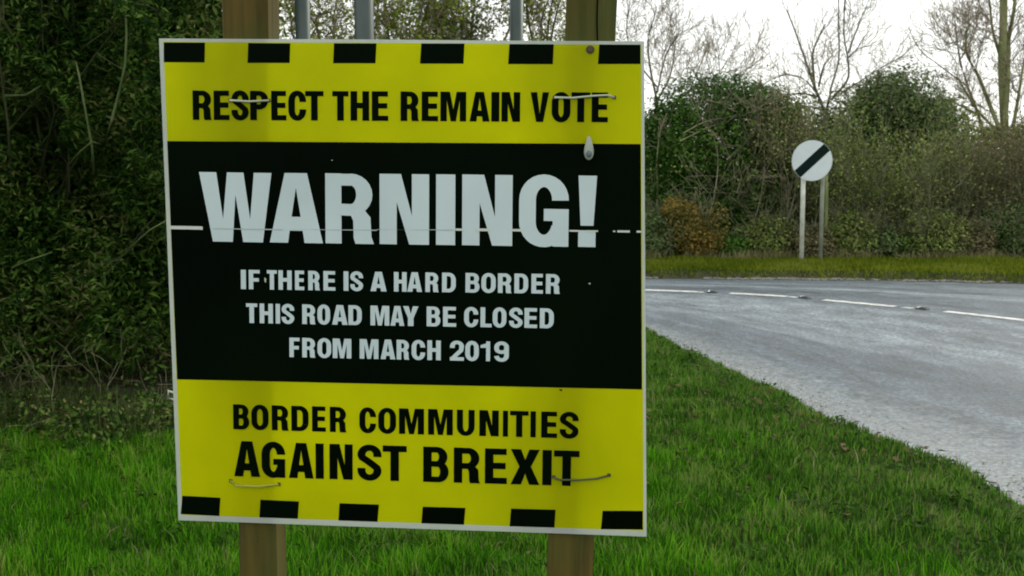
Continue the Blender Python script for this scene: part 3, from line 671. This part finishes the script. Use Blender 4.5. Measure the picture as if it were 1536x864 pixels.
# ------------------------------------------------------------------ steel poles behind the sign
def steel_pole(x, y, label):
    z0 = float(height(np.array([[x, y]]))[0]); r = empty('steel_pole', (x, y, z0), label, 'pole', 'grey steel poles behind the sign')
    tube_mesh('shaft', [(0, 0, -.2), (0, 0, 1.5), (0, 0, 3.3)], .0445, M['galv'], r, 24)
    bm = bmesh.new(); bmesh.ops.create_cone(bm, cap_ends=True, segments=24, radius1=.049, radius2=.04, depth=.03, matrix=Matrix.Translation((0, 0, 3.315)))
    me = bpy.data.meshes.new('cap'); bm.to_mesh(me); bm.free(); link('cap', me, M['stud'], r)
steel_pole(-1.249, 6.7, 'thin dark grey steel pole just right of the left timber post, leftmost of three')
steel_pole(-.685, 5.2, 'thickest of three grey steel poles, the middle one, its right side catching light')
steel_pole(.029, 7.3, 'grey steel pole nearest the right timber post, rising behind the board')

# ------------------------------------------------------------------ round road sign across the road
def round_sign():
    base = at(1202, 392, 16.9); b = Vector((base.x, 16.9, float(height(np.array([[base.x, 16.9]]))[0])))
    r = empty('speed_limit_sign', b, 'round white road sign with black diagonal stripe on two slim posts across the road', 'road sign')
    c = at(1216.5, 241, 16.86) - b; rad = 30 / 1650 * 16.9 * 1.0
    p2x = at(1229, 390, 17.0).x - b.x
    tube_mesh('post', [(0, 0, -.1), (-.004, 0, 1.0), (-.012, 0, c.z + .1)], .036, M['white_post'], r, 14)
    tube_mesh('post', [(p2x, .05, -.1), (p2x, .05, 1.0), (p2x, .05, c.z + .1)], .032, M['dull_post'], r, 14)
    bm = bmesh.new(); bmesh.ops.create_cone(bm, cap_ends=True, segments=64, radius1=rad, radius2=rad, depth=.012, matrix=Matrix.Translation(c + Vector((0, -.06, 0))) @ Matrix.Rotation(math.pi / 2, 4, 'X'))
    me = bpy.data.meshes.new('face_plate'); bm.to_mesh(me); bm.free(); pl = link('face_plate', me, M['sign_white'], r)
    a = math.radians(43); hw = rad * .225; pts = []
    d = Vector((math.cos(a), 0, math.sin(a))); nn = Vector((-math.sin(a), 0, math.cos(a)))
    for sg, kk in ((1, 1), (-1, -1)):
        for i in range(9):
            o_ = hw * (1 - 2 * i / 8) * sg; l = math.sqrt((rad * .985) ** 2 - o_ ** 2) * kk; pts.append(c + Vector((0, -.0685, 0)) + d * l + nn * o_)
    me = bpy.data.meshes.new('diagonal_stripe'); me.from_pydata([tuple(p) for p in pts], [], [tuple(range(len(pts)))]); me.update(); link('diagonal_stripe', me, M['sign_black'], pl)
    for zz in (-.14, .14):
        bm = bmesh.new(); bmesh.ops.create_cube(bm, size=1, matrix=Matrix.Translation(c + Vector((.02, -.044, zz))) @ Matrix.Diagonal((.46, .018, .035, 1)))
        me = bpy.data.meshes.new('bracket'); bm.to_mesh(me); bm.free(); link('bracket', me, M['alu'], r)
round_sign()
b = at(1236.5, 388, 17.6); z0 = float(height(np.array([[b.x, 17.6]]))[0])
st_ = empty('wooden_stake', (b.x, 17.6, z0), 'thin weathered stake standing just right behind the round sign posts', 'stake')
tube_mesh('stake', [(0, 0, -.1), (.01, 0, .7), (-.005, 0, 1.35)], [.03, .028, .024], M['bark_ivy'], st_, 7)

# ------------------------------------------------------------------ vegetation builders
def prisms(A, B, ra, rb):
    """three-sided tapered twigs from A to B, numpy arrays"""
    d = B - A; l = np.linalg.norm(d, axis=1)[:, None] + 1e-9; d = d / l
    h = np.where(np.abs(d[:, 2:3]) > .9, np.array([[1., 0, 0]]), np.array([[0, 0, 1.]])); a = np.cross(d, h); a /= np.linalg.norm(a, axis=1)[:, None] + 1e-9; b = np.cross(d, a)
    V = []
    for c, r in ((A, ra), (B, rb)):
        for k in range(3):
            an = 2 * math.pi * k / 3; V.append(c + (a * math.cos(an) + b * math.sin(an)) * r[:, None])
    V = np.stack(V, 1).reshape(-1, 3); i = np.arange(len(A))[:, None] * 6
    return V, [i + np.array([0, 1, 4, 3]), i + np.array([1, 2, 5, 4]), i + np.array([2, 0, 3, 5])]
def segs_mesh(name, segs, m, parent, stuff=False):
    A = np.array([s[0] for s in segs]); B = np.array([s[1] for s in segs]); V, F = prisms(A, B, np.array([s[2] for s in segs]), np.array([s[3] for s in segs]))
    o = np_mesh(name, V, F, m, parent)
    if stuff: o['kind'] = 'stuff'
    return o
def grow(p, d, length, r, depth, segs, tips, spread=.5, kids=3, up=.05, droop=0., wig=.18, shrink=.62, minr=None):
    minr = minr or (.005 if p[1] > 15 else .0018)
    n = max(2, int(3 + depth)); p = np.array(p, float); d = np.array(d, float); d /= np.linalg.norm(d)
    for i in range(n):
        d = d + rng.normal(0, wig, 3) + np.array([0, 0, up - droop * i / n]); d /= np.linalg.norm(d)
        q_ = p + d * length / n; r2 = r * (1 - .45 / n * 1.6)
        segs.append((p, q_, r, r2)); p = q_; r = max(r2, minr)
        if depth > 0 and i > 0:
            for _ in range(kids if i == n - 1 else max(1, kids - 1)):
                v = d + rng.normal(0, spread, 3); grow(p, v, length * shrink * rng.uniform(.7, 1.2), r * .6, depth - 1, segs, tips, spread, kids, up, droop, wig, shrink)
    tips.append(p)
def poly_limb(pts, r0, r1, segs, tips, n_side, slen, depth=1, spread=.6, up=.1, kids=2):
    """a limb through given points with side twigs grown along it"""
    pts = smooth_poly(np.array([tuple(p) for p in pts]), 5); n = len(pts)
    for i in range(n - 1):
        f = i / (n - 1); f2 = (i + 1) / (n - 1); segs.append((pts[i], pts[i + 1], r0 + (r1 - r0) * f, r0 + (r1 - r0) * f2))
    for _ in range(n_side):
        k = int(rng.uniform(.15, 1) * (n - 1)); d = pts[min(k + 1, n - 1)] - pts[max(k - 1, 0)]; d = d / np.linalg.norm(d)
        grow(pts[k], d * .8 + rng.normal(0, spread, 3), slen * rng.uniform(.5, 1.3), max(.004, (r0 + (r1 - r0) * k / n) * .35), depth, segs, tips, .5, kids, up)
def rel(lst, o): return [(a - o, b - o, c, d) for a, b, c, d in lst]
def blob_pts(n, c, r, shell=.35, lumps=9, lump=.28, zmin=None):
    """points in the outer part of a lumpy crown"""
    U = rng.normal(0, 1, (n, 3)); U /= np.linalg.norm(U, axis=1)[:, None]
    Ld = rng.normal(0, 1, (lumps, 3)); Ld /= np.linalg.norm(Ld, axis=1)[:, None]
    k = 1 + lump * (np.max(U @ Ld.T, 1) - .7) + .06 * np.sin(U @ np.array([9., 7, 11]) + U[:, 0] * 13)
    rad = (1 - shell * rng.uniform(0, 1, n) ** 1.5 + np.abs(rng.normal(0, .035, n))) * k
    P_ = np.array(c) + U * rad[:, None] * np.array(r)
    if zmin is not None: P_[:, 2] = np.maximum(P_[:, 2], zmin + rng.uniform(0, .3, n))
    P_[:, 1] = np.maximum(P_[:, 1], 17.15 + rng.uniform(0, .2, n))
    return P_, U
def gz(x, y): return float(height(np.array([[x, y]]))[0])

# ------------------------------------------------------------------ the dark hedge on the left
hb = Vector((-3.6, 7.4, gz(-3.6, 7.4)))
hedge = empty('hedge', hb, 'tall dark green hedge rising at the left behind the warning board', 'hedge')
n = 170000
X_ = rng.uniform(-8.2, -1.55, n); Zh = rng.uniform(0, 1, n) ** .9 * 3.9
face = 6.55 + .22 * np.sin(X_ * 2.3 + Zh * 1.1) + .16 * np.sin(Zh * 4.1 + X_ * 1.2) + .10 * np.sin(X_ * 7 + Zh * 6) + .32 * np.clip(.6 - Zh, 0, 1) + .35 * np.clip((X_ + 2.3), 0, 2) ** 2
lump = .15 * np.sin(X_ * 9 + 2 * np.sin(Zh * 6)) * np.sin(Zh * 8 + X_ * 3) + .07 * np.sin(X_ * 23 + 2 * np.sin(Zh * 17)) * np.sin(Zh * 21 + X_ * 5)
Y_ = face + lump + rng.exponential(.16, n)
edge = -1.62 - .10 * np.sin(Zh * 5) - .06 * np.sin(Zh * 13) - .25 * (Zh > 3.0) * (Zh - 3.0)
keep = (X_ < edge + rng.normal(0, .05, n)) & (rng.uniform(0, 1, n) < np.clip(Zh / .35 + .25, 0, 1))
C3 = np.column_stack([X_, Y_, Zh + hb.z])[keep]
leaves('foliage', C3[::2], .040, M['hedge'], hedge, up=.35, aspect=.5)
leaves('long_foliage', C3[1::2], .068, M['hedge'], hedge, up=.2, aspect=.26)
C4 = np.column_stack([rng.uniform(-8, -1.75, 90000), rng.uniform(7.2, 8.6, 90000), rng.uniform(.1, 3.8, 90000) + hb.z])
leaves('inner_foliage', C4, .11, M['hedge'], hedge, up=.2, aspect=.6)
# side towards the road, seen between the posts only in a step to the right
segs, tips = [], []
for k in range(45):
    x = rng.uniform(-7.5, -1.9); p = (x, 7.2 + rng.uniform(-.1, .7), hb.z)
    grow(p, (rng.normal(0, .25), -.12, 1), rng.uniform(1.6, 2.6), .016, 2, segs, tips, .45, 2, .06)
for k in range(110):
    x = rng.uniform(-6.5, -1.8); z = rng.uniform(.1, 3.0); p = (x, 6.9, z)
    grow(p, (rng.normal(0, .9), -.75, rng.normal(.1, .5)), rng.uniform(.3, .7), .0045, 1, segs, tips, .5, 2, .02)
segs_mesh('branches', rel(segs, np.array(hb)), M['twig_dark'], hedge, True)
def hedge_shoot(pts, r, Y=6.35):
    P_ = [at(x, y, Y + dy) - hb for x, y, dy in pts]; tube_mesh('shoot', P_, [r * (1 - .5 * i / len(P_)) for i in range(len(P_))], M['stem'], hedge, 6)
hedge_shoot([(157, 216, .25), (168, 180, .05), (181, 130, -.02), (188, 95, -.05), (190, 50, -.05), (188, -30, 0)], .010)
hedge_shoot([(141, 262, .2), (138, 220, .05), (128, 165, 0), (119, 115, 0), (114, 92, .1)], .008)
hedge_shoot([(105, 245, .1), (120, 228, 0), (138, 212, 0), (150, 216, .1)], .006)
hedge_shoot([(8, 144, .1), (40, 143, 0), (52, 134, 0), (62, 128, .1)], .008)
hedge_shoot([(18, 402, .1), (45, 390, 0), (78, 378, .1)], .007)
hedge_shoot([(195, 372, .1), (225, 345, 0), (250, 330, .1)], .006)
# straggly undergrowth at its foot: ivy and dead stems
hu = Vector((-2.6, 6.35, gz(-2.6, 6.35)))
und = empty('undergrowth', hu, 'straggly ivy and dead stems on bare soil along the foot of the dark hedge', 'undergrowth')
n = 9500; X_ = rng.uniform(-5.5, -1.3, n); Y_ = 6.15 + .18 * np.sin(X_ * 3) + rng.normal(0, .28, n); PP = np.column_stack([X_, Y_])
keep = wob(PP, 2.4) > -.35; PP = PP[keep]; ZZ = height(PP) + rng.uniform(0, .28, len(PP)) ** 1.4
leaves('ivy_leaves', np.column_stack([PP, ZZ]), .036, M['hedge'], und, up=.4)
P = np.column_stack([rng.uniform(-5.5, -1.3, 3600), rng.normal(6.2, .26, 3600)]); P = P[wob(P, 1.6) > -.1]
o = blades('dry_stalks', P, .08, .30, .006, M['straw_dull'], bend=1.0); o.parent = und; o.location = -hu; o['kind'] = 'stuff'
segs, tips = [], []
for k in range(55):
    x = rng.uniform(-5, -1.4); y = rng.uniform(6.0, 6.6); grow((x, y, gz(x, y)), (rng.normal(0, .8), rng.normal(-.2, .4), .9), rng.uniform(.12, .4), .004, 1, segs, tips, .5, 2, .0, .2)
segs_mesh('dead_stems', rel(segs, np.array(hu)), M['twig'], und, True)

# ------------------------------------------------------------------ trees and shrubs across the road
def ivy_tree(name, label, c_px, rpx, Y, m, n, size, trunk_r=.12, depth_r=1.1, extra=None, cat='tree', group=None):
    """crown centre and radii in photograph pixels, turned into metres at distance Y"""
    c = at(c_px[0], c_px[1], Y); k = Y / 1650; r = (rpx[0] * k, depth_r, rpx[1] * k)
    g0 = gz(c.x, Y); b = Vector((c.x, Y, g0)); t = empty(name, b, label, cat, group)
    P_, U = blob_pts(n, c, r, .45, 12, .34, g0 + .05)
    if extra:
        for ex, ey, erx, ery, en in extra:
            e = at(ex, ey, Y - .2); P2, U2 = blob_pts(en, e, (erx * k, depth_r * .7, ery * k), .5, 7, .3, g0 + .05); P_ = np.vstack([P_, P2]); U = np.vstack([U, U2])
    leaves('crown', P_, size, m, t, out=U * .8, up=.2, aspect=.6)
    tube_mesh('trunk', [(0, 0, -.1), (.03, 0, (c.z - g0) * .5), (-.02, 0, c.z - g0)], [trunk_r, trunk_r * .8, trunk_r * .5], M['bark'], t, 9)
    segs, tips = [], []
    for _ in range(14):
        grow((c.x + rng.normal(0, .1), Y, g0 + (c.z - g0) * rng.uniform(.2, .9)), rng.normal(0, 1, 3) + np.array([0, 0, .7]), r[2] * 1.0, .02, 2, segs, tips, .5, 2, .08)
    segs_mesh('limbs', rel(segs, np.array(b)), M['twig'], t, True)
    return t
GH = 'trees and shrubs across the road'
ivy_tree('ivy_tree', 'rounded dark evergreen tree directly right of the board, across the road', (1082, 236), (112, 132), 19.4, M['ivy'], 30000, .065, extra=[(1010, 220, 42, 70, 6000), (1000, 320, 40, 70, 6000), (1135, 195, 74, 68, 7000), (1160, 280, 46, 80, 4000)], group=GH)
ivy_tree('ivy_tree', 'ivy covered pointed tree with grey green crown, right of the bare forked tree', (1345, 250), (86, 132), 20.6, M['ivy_grey'], 28000, .065, extra=[(1325, 156, 44, 44, 5000), (1395, 222, 46, 62, 4500), (1278, 205, 46, 72, 5500), (1375, 180, 34, 40, 2500)], group=GH)
ivy_tree('bushy_tree', 'low grey green mass closing the dip between the two ivy covered trees', (1232, 300), (66, 100), 21.6, M['ivy_grey'], 9000, .065, .06, .8, extra=[(1200, 212, 52, 66, 5500), (1245, 225, 40, 56, 3000)], group=GH)
ivy_tree('bushy_tree', 'tan bush added as the haze over the right shoulder of the rounded dark tree', (1160, 200), (52, 58), 18.6, M['russet'], 3000, .045, .03, .6, group=GH)  # pale russet leaves stand in for the tan haze over the dark crown
ivy_tree('bushy_tree', 'brown green thicket tree filling in under the tall trees at the right edge', (1500, 305), (80, 95), 21.0, M['russet'], 16000, .06, .06, .9, extra=[(1470, 260, 40, 46, 3000), (1540, 240, 36, 60, 3000)], group=GH)
ivy_tree('bushy_tree', 'grey brown bushy mass sloping down right of the pointed tree', (1425, 310), (60, 90), 21.4, M['russet'], 9000, .06, .06, .8, group=GH)
ivy_tree('holly_bush', 'small very dark green bush low behind the orange leaved bush', (1085, 320), (62, 66), 18.8, M['ivy'], 9000, .06, .05, .6, cat='bush', group=GH)
ivy_tree('beech_bush', 'low bush with orange brown autumn leaves beside the board edge', (1022, 345), (32, 46), 17.7, M['autumn'], 3600, .05, .04, .5, extra=[(1050, 366, 28, 26, 1400), (1008, 312, 15, 16, 500), (1075, 345, 18, 40, 500)], cat='bush', group=GH)
ivy_tree('laurel_bush', 'small dark bush at the hedge foot right of the round sign', (1348, 368), (20, 22), 17.9, M['ivy'], 1400, .05, .03, .4, cat='bush', group=GH)
ivy_tree('ivy_bush', 'dark ivy bush at the foot of the tall trees near the right edge', (1488, 355), (34, 38), 18.3, M['ivy'], 2600, .06, .03, .5, cat='bush', group=GH)

def shrub(label, px, Y, hpx, wpx, m='twig', stems=22, leafn=0, leafm='olive', depth=2, arch=.0, name='bare_shrub'):
    x = at(px, 390, Y).x; g0 = gz(x, Y); b = Vector((x, Y, g0)); hgt = at(px, 390 - hpx, Y).z - g0; wd = wpx * Y / 1650
    t = empty(name, b, label, 'shrub', GH); segs, tips = [], []
    for _ in range(stems):
        ox = rng.normal(0, wd * .22); grow((x + ox, Y + rng.normal(0, .35), g0), (ox / max(wd, .1) * .9 + rng.normal(0, .22), rng.normal(0, .2), 1), hgt * rng.uniform(.38, .62), .014, depth, segs, tips, .42, 2, .10, arch, .12, .60)
    segs_mesh('stems', rel(segs, np.array(b)), M[m], t, True)
    leafn = leafn * 4
    if leafn:
        T = np.array(tips); i = rng.integers(0, len(T), leafn); leaves('foliage', np.maximum(T[i] + rng.normal(0, .16, (leafn, 3)), [-99, 17.3, .05]), .05, M[leafm], t)
    return t
shrub('tan leafless shrub with arching stems in front of the rounded dark tree', 1145, 18.8, 240, 110, 'twig_pale', 13, 250, 'olive', 2, .25)
shrub('grey leafless shrub just left of the round sign', 1185, 19.0, 250, 80, 'twig', 18, 900, 'olive', 2, .15)
shrub('leafless shrub directly behind the round sign posts', 1232, 18.9, 200, 80, 'twig', 22, 900, 'olive')
shrub('brownish thicket right of the round sign, below the pointed tree', 1300, 18.2, 170, 100, 'twig', 26, 1100, 'olive')
shrub('tangled grey shrub below the right slope of the pointed tree', 1390, 18.6, 190, 110, 'twig', 28, 1000, 'olive')
shrub('pinkish brown bare shrub in the dip left of the tall right trees', 1440, 18.9, 195, 90, 'twig', 26, 700, 'russet')
shrub('brown shrub at the right end of the far hedgerow', 1530, 18.6, 230, 90, 'twig', 26, 1100, 'russet')
shrub('leafless shrub hard by the edge of the board across the road', 968, 19.6, 215, 40, 'twig', 9, 300, 'olive')
shrub('shrub beyond the right end of the far hedgerow', 1625, 19, 230, 110, 'twig', 20, 900, 'olive')

# arching pale sticks laid over the rounded tree
ar = Vector((at(1110, 390, 18.9).x, 18.0, gz(at(1110, 390, 18.0).x, 18.0)))
brm = empty('fallen_branches', ar, 'pale dead branches arching over the front of the rounded dark tree', 'branches')
segs, tips = [], []
for pts in ([(1025, 200), (1060, 182), (1100, 175), (1140, 168), (1150, 150)], [(1020, 212), (1065, 190), (1085, 186)], [(1120, 150), (1135, 170), (1150, 185)], [(1180, 160), (1150, 172), (1120, 195), (1095, 230)], [(1090, 240), (1120, 215), (1165, 205), (1195, 215)], [(1140, 270), (1165, 235), (1200, 235)], [(1105, 290), (1120, 250), (1160, 225)], [(1060, 150), (1095, 158), (1120, 150), (1170, 140)], [(1130, 120), (1160, 140), (1190, 170), (1205, 200)]):
    poly_limb([at(x, y, 18.2 + .2 * k) for k, (x, y) in enumerate(pts)], .016, .006, segs, tips, 8, .35, 1)
for px0, py0 in ((1040, 390), (1110, 392), (1160, 392)):
    poly_limb([at(px0, py0, 18.1), at(px0 + 30, 300, 18.1), at(px0 + 35, 220, 18.3), at(px0 + 5, 165, 18.8)], .013, .006, segs, tips, 14, .5, 1)
segs_mesh('sticks', rel(segs, np.array(ar)), M['twig_pale'], brm, True)

def limb_tree(name, label, base_px, Y, trunk, limbs, m, leafn=0, leafm=None, tside=10, tlen=.5, depth=2, leaf_size=.07, group=None):
    b0 = at(base_px, 390, Y); g0 = gz(b0.x, Y); b = Vector((b0.x, Y, g0)); t = empty(name, b, label, 'tree', group or GH)
    tp = [(b.x, Y, g0 - .1)] + [tuple(at(x, y, Y)) for x, y in trunk[0]]
    sm = smooth_poly(np.array(tp), 4); nn_ = len(sm)
    tube_mesh('trunk', [Vector(p) - b for p in sm], [trunk[1] + (trunk[2] - trunk[1]) * i / nn_ for i in range(nn_)], m, t, 10)
    tips = []; fine = []
    for pts, r0, r1 in limbs:
        segs = []; L = [Vector(at(x, y, Y + .22 * math.sin(k * 1.7 + x))) for k, (x, y) in enumerate(pts)]
        sm = smooth_poly(np.array([tuple(p) for p in L]), 4); nn_ = len(sm)
        tube_mesh('limb', [Vector(p) - b for p in sm], [r0 + (r1 - r0) * i / nn_ for i in range(nn_)], m, t, 7)
        tmp = []; poly_limb(L, r0, r1, tmp, tips, tside, tlen, depth, .6, .12); fine += tmp[(len(L) - 1) * 5:]
    segs_mesh('twigs', rel(fine, np.array(b)), M['twig_warm'], t, True)
    if leafn:
        T = np.array(tips); i = rng.integers(0, len(T), leafn); leaves('foliage', T[i] + rng.normal(0, .12, (leafn, 3)), leaf_size, M[leafm], t)
    return t
limb_tree('bare_tree', 'bare tree forking above and behind the round sign', 1238, 20.2, ([(1240, 300), (1240, 215), (1236, 165)], .042, .032),
    [([(1236, 165), (1222, 130), (1208, 90), (1192, 45), (1180, 15)], .028, .009), ([(1222, 135), (1219, 90), (1222, 70), (1238, 36)], .028, .01), ([(1228, 130), (1236, 98), (1248, 84)], .02, .008),
     ([(1240, 165), (1247, 130), (1258, 90), (1258, 40), (1258, -20)], .02, .009), ([(1247, 150), (1271, 120), (1272, 90), (1266, 50), (1268, -20)], .022, .009), ([(1270, 90), (1285, 75), (1308, 67)], .014, .006),
     ([(1262, 140), (1290, 122), (1325, 100), (1356, 84)], .016, .005), ([(1225, 145), (1200, 140), (1170, 146), (1150, 142)], .022, .008), ([(1224, 138), (1205, 118), (1180, 112), (1160, 118)], .015, .006), ([(1272, 80), (1283, 50), (1292, 26), (1300, 10)], .016, .006)], M['bark'], tside=16, tlen=.5, depth=1)
limb_tree('bare_tree', 'tall green stemmed tree reaching out of the top at the right edge', 1508, 21.0, ([(1506, 300), (1507, 200), (1503, 100), (1505, 40), (1506, -60)], .085, .065),
    [([(1507, 190), (1512, 120), (1513, 60), (1521, 15), (1524, -30)], .05, .025), ([(1500, 195), (1482, 150), (1468, 115), (1450, 80), (1450, 40)], .045, .014), ([(1500, 200), (1470, 170), (1450, 140), (1436, 115)], .035, .012),
     ([(1502, 90), (1490, 50), (1486, 20), (1482, -20)], .03, .014), ([(1450, 80), (1436, 68), (1430, 66)], .012, .006), ([(1520, 190), (1530, 130), (1536, 90)], .035, .015), ([(1503, 60), (1480, 45), (1462, 45)], .014, .006)], M['bark_ivy'], 500, 'olive', 16, .55, 2, leaf_size=.035)
limb_tree('bare_tree', 'slender bare tree standing left of the tall green stemmed tree', 1462, 22.5, ([(1468, 300), (1480, 230), (1470, 180)], .05, .035),
    [([(1470, 180), (1452, 130), (1440, 90), (1432, 30)], .03, .010), ([(1474, 200), (1440, 185), (1410, 190), (1385, 175)], .02, .008), ([(1465, 170), (1420, 150), (1390, 152), (1365, 158)], .02, .007), ([(1452, 130), (1405, 95), (1380, 75), (1362, 40)], .014, .005), ([(1440, 90), (1462, 50), (1468, 10)], .014, .005)], M['bark'], 0, None, 8, .45, 1)
limb_tree('bare_tree', 'thin bare tree against the white sky just right of the board top', 985, 23.0, ([(990, 300), (986, 200), (985, 150)], .06, .04),
    [([(985, 150), (975, 100), (972, 60), (980, 30), (985, 10)], .025, .008), ([(986, 150), (1003, 120), (1010, 90), (1014, 60)], .022, .008), ([(985, 140), (1000, 80), (1020, 50)], .018, .006), ([(990, 170), (1030, 140), (1045, 110), (1058, 78)], .022, .006), ([(985, 130), (955, 90), (940, 50), (945, 0)], .02, .007), ([(1030, 140), (1075, 115), (1078, 88)], .012, .005), ([(1060, 140), (1115, 110), (1117, 86)], .012, .004)], M['bark'], 420, 'lime', 14, .55, 2, leaf_size=.04)
limb_tree('sapling', 'thin pale leaning sapling beside the orange leaved bush', 975, 18.8, ([(981, 350), (986, 300), (985, 240)], .022, .014), [([(985, 240), (990, 200), (1000, 170)], .012, .005)], M['bark_ivy'], 0, None, 5, .3, 1)

# trees seen over the top edge of the board, on the far side of the bend
TB = 'trees seen over the top of the board'
for lab, px, Y, top, nl, lm in (('thin tree with sparse lime leaves left of the middle steel pole', 500, 20, 30, 2600, 'lime'),
      ('leafy tree with yellow green leaves right of the middle steel pole', 610, 20.5, -30, 4600, 'lime'),
      ('dense olive green tree left of the right steel pole', 700, 21, -60, 6000, 'olive'),
      ('tree with pale twigs and lime leaves between the right steel pole and right timber post', 815, 21.5, -20, 3600, 'lime'),
      ('small tree with few lime leaves between left timber post and left steel pole', 425, 22, 60, 900, 'lime')):
    Lb = []
    for k in range(7 if nl > 1000 else 4):
        x1 = px + rng.uniform(-75, 75); Lb.append(([(px + rng.uniform(-8, 8), 200 - 12 * k), (px + (x1 - px) * .4, 120 - 6 * k), (x1, 50 - 5 * k), (x1 + rng.uniform(-25, 25), top - 10)], .04, .009))
    limb_tree('leafy_tree', lab, px, Y, ([(px + 4, 300), (px - 3, 200), (px, 110)], .13, .05), Lb, M['bark'], nl, lm, 11, .55, 2 if nl > 1000 else 1, .085, TB)

# far-off brush that closes the gaps: one mass of twigs and leaves
n = 90000; X_ = rng.uniform(-16, 20, n); top = np.where(X_ > 8, 2.2, 1.95) + .35 * np.sin(X_ * .9) + .22 * np.sin(X_ * 2.3 + 1) + .12 * np.sin(X_ * 5.1)
Z_ = rng.uniform(0, 1, n) ** .85 * top; Y_ = 21.8 + rng.uniform(0, 2.5, n); C5 = np.column_stack([X_, Y_, Z_ + .1])
o = leaves('distant_thicket', C5, .12, M['olive'], None, up=.2); tag(o, 'dim olive brown mass of brush behind the far shrubs', 'thicket', kind='stuff')
segs, tips = [], []
for k in range(230):
    x = rng.uniform(-15, 19); y = rng.uniform(22.5, 24); grow((x, y, .2), (rng.normal(0, .2), 0, 1), rng.uniform(1.0, 1.7), .016, 2, segs, tips, .42, 2, .1, 0, .12)
o = segs_mesh('distant_twigs', segs, M['twig'], None, True); tag(o, 'grey bare twigs standing above the distant brush', 'twigs')

# scrub along the foot of the far hedgerow
for i, (px, w_, h_, mk, lab) in enumerate(((985, 26, 60, 'ivy_grey', 'low scrub at the hedge foot beside the board edge'), (1085, 34, 34, 'ivy', 'low scrub at the hedge foot, darkened as the shaded recess right of the orange leaved bush'), (1150, 38, 52, 'olive', 'low brownish scrub at the hedge foot left of the round sign posts'),  # ivy leaf on the darkened scrub paints the shaded recess under the crown
        (1215, 30, 40, 'russet', 'low scrub right behind the two posts of the round sign'), (1270, 36, 56, 'olive', 'low scrub at the hedge foot just right of the wooden stake'), (1325, 28, 42, 'ivy_grey', 'low green scrub left of the small dark laurel bush'),
        (1400, 44, 58, 'olive', 'wide low scrub at the hedge foot right of the small dark bush'), (1450, 30, 48, 'russet', 'low brown scrub left of the ivy bush near the right edge'), (1530, 36, 66, 'ivy_grey', 'low scrub at the right end of the far hedge foot'), (1610, 50, 60, 'olive', 'low scrub beyond the right end of the far hedge foot'))):
    ivy_tree('scrub_bush', lab, (px, 392 - h_ * .6), (w_ * 1.25, h_ * .7), 17.65 + .12 * (i % 3), M[mk], 2600, .05, .02, .42, cat='bush', group='low scrub along the far hedge foot')
P = scatter(9000, 1.0, 12, 17.2, 17.9, lambda P: vis(P, 1.5)); P = P[wob(P, 1.8) > -.2]
o = blades('dead_grass', P, .08, .24, .010, M['straw'], bend=1.0); tag(o, 'bleached dead grass along the foot of the far hedgerow', 'dead grass', kind='stuff')
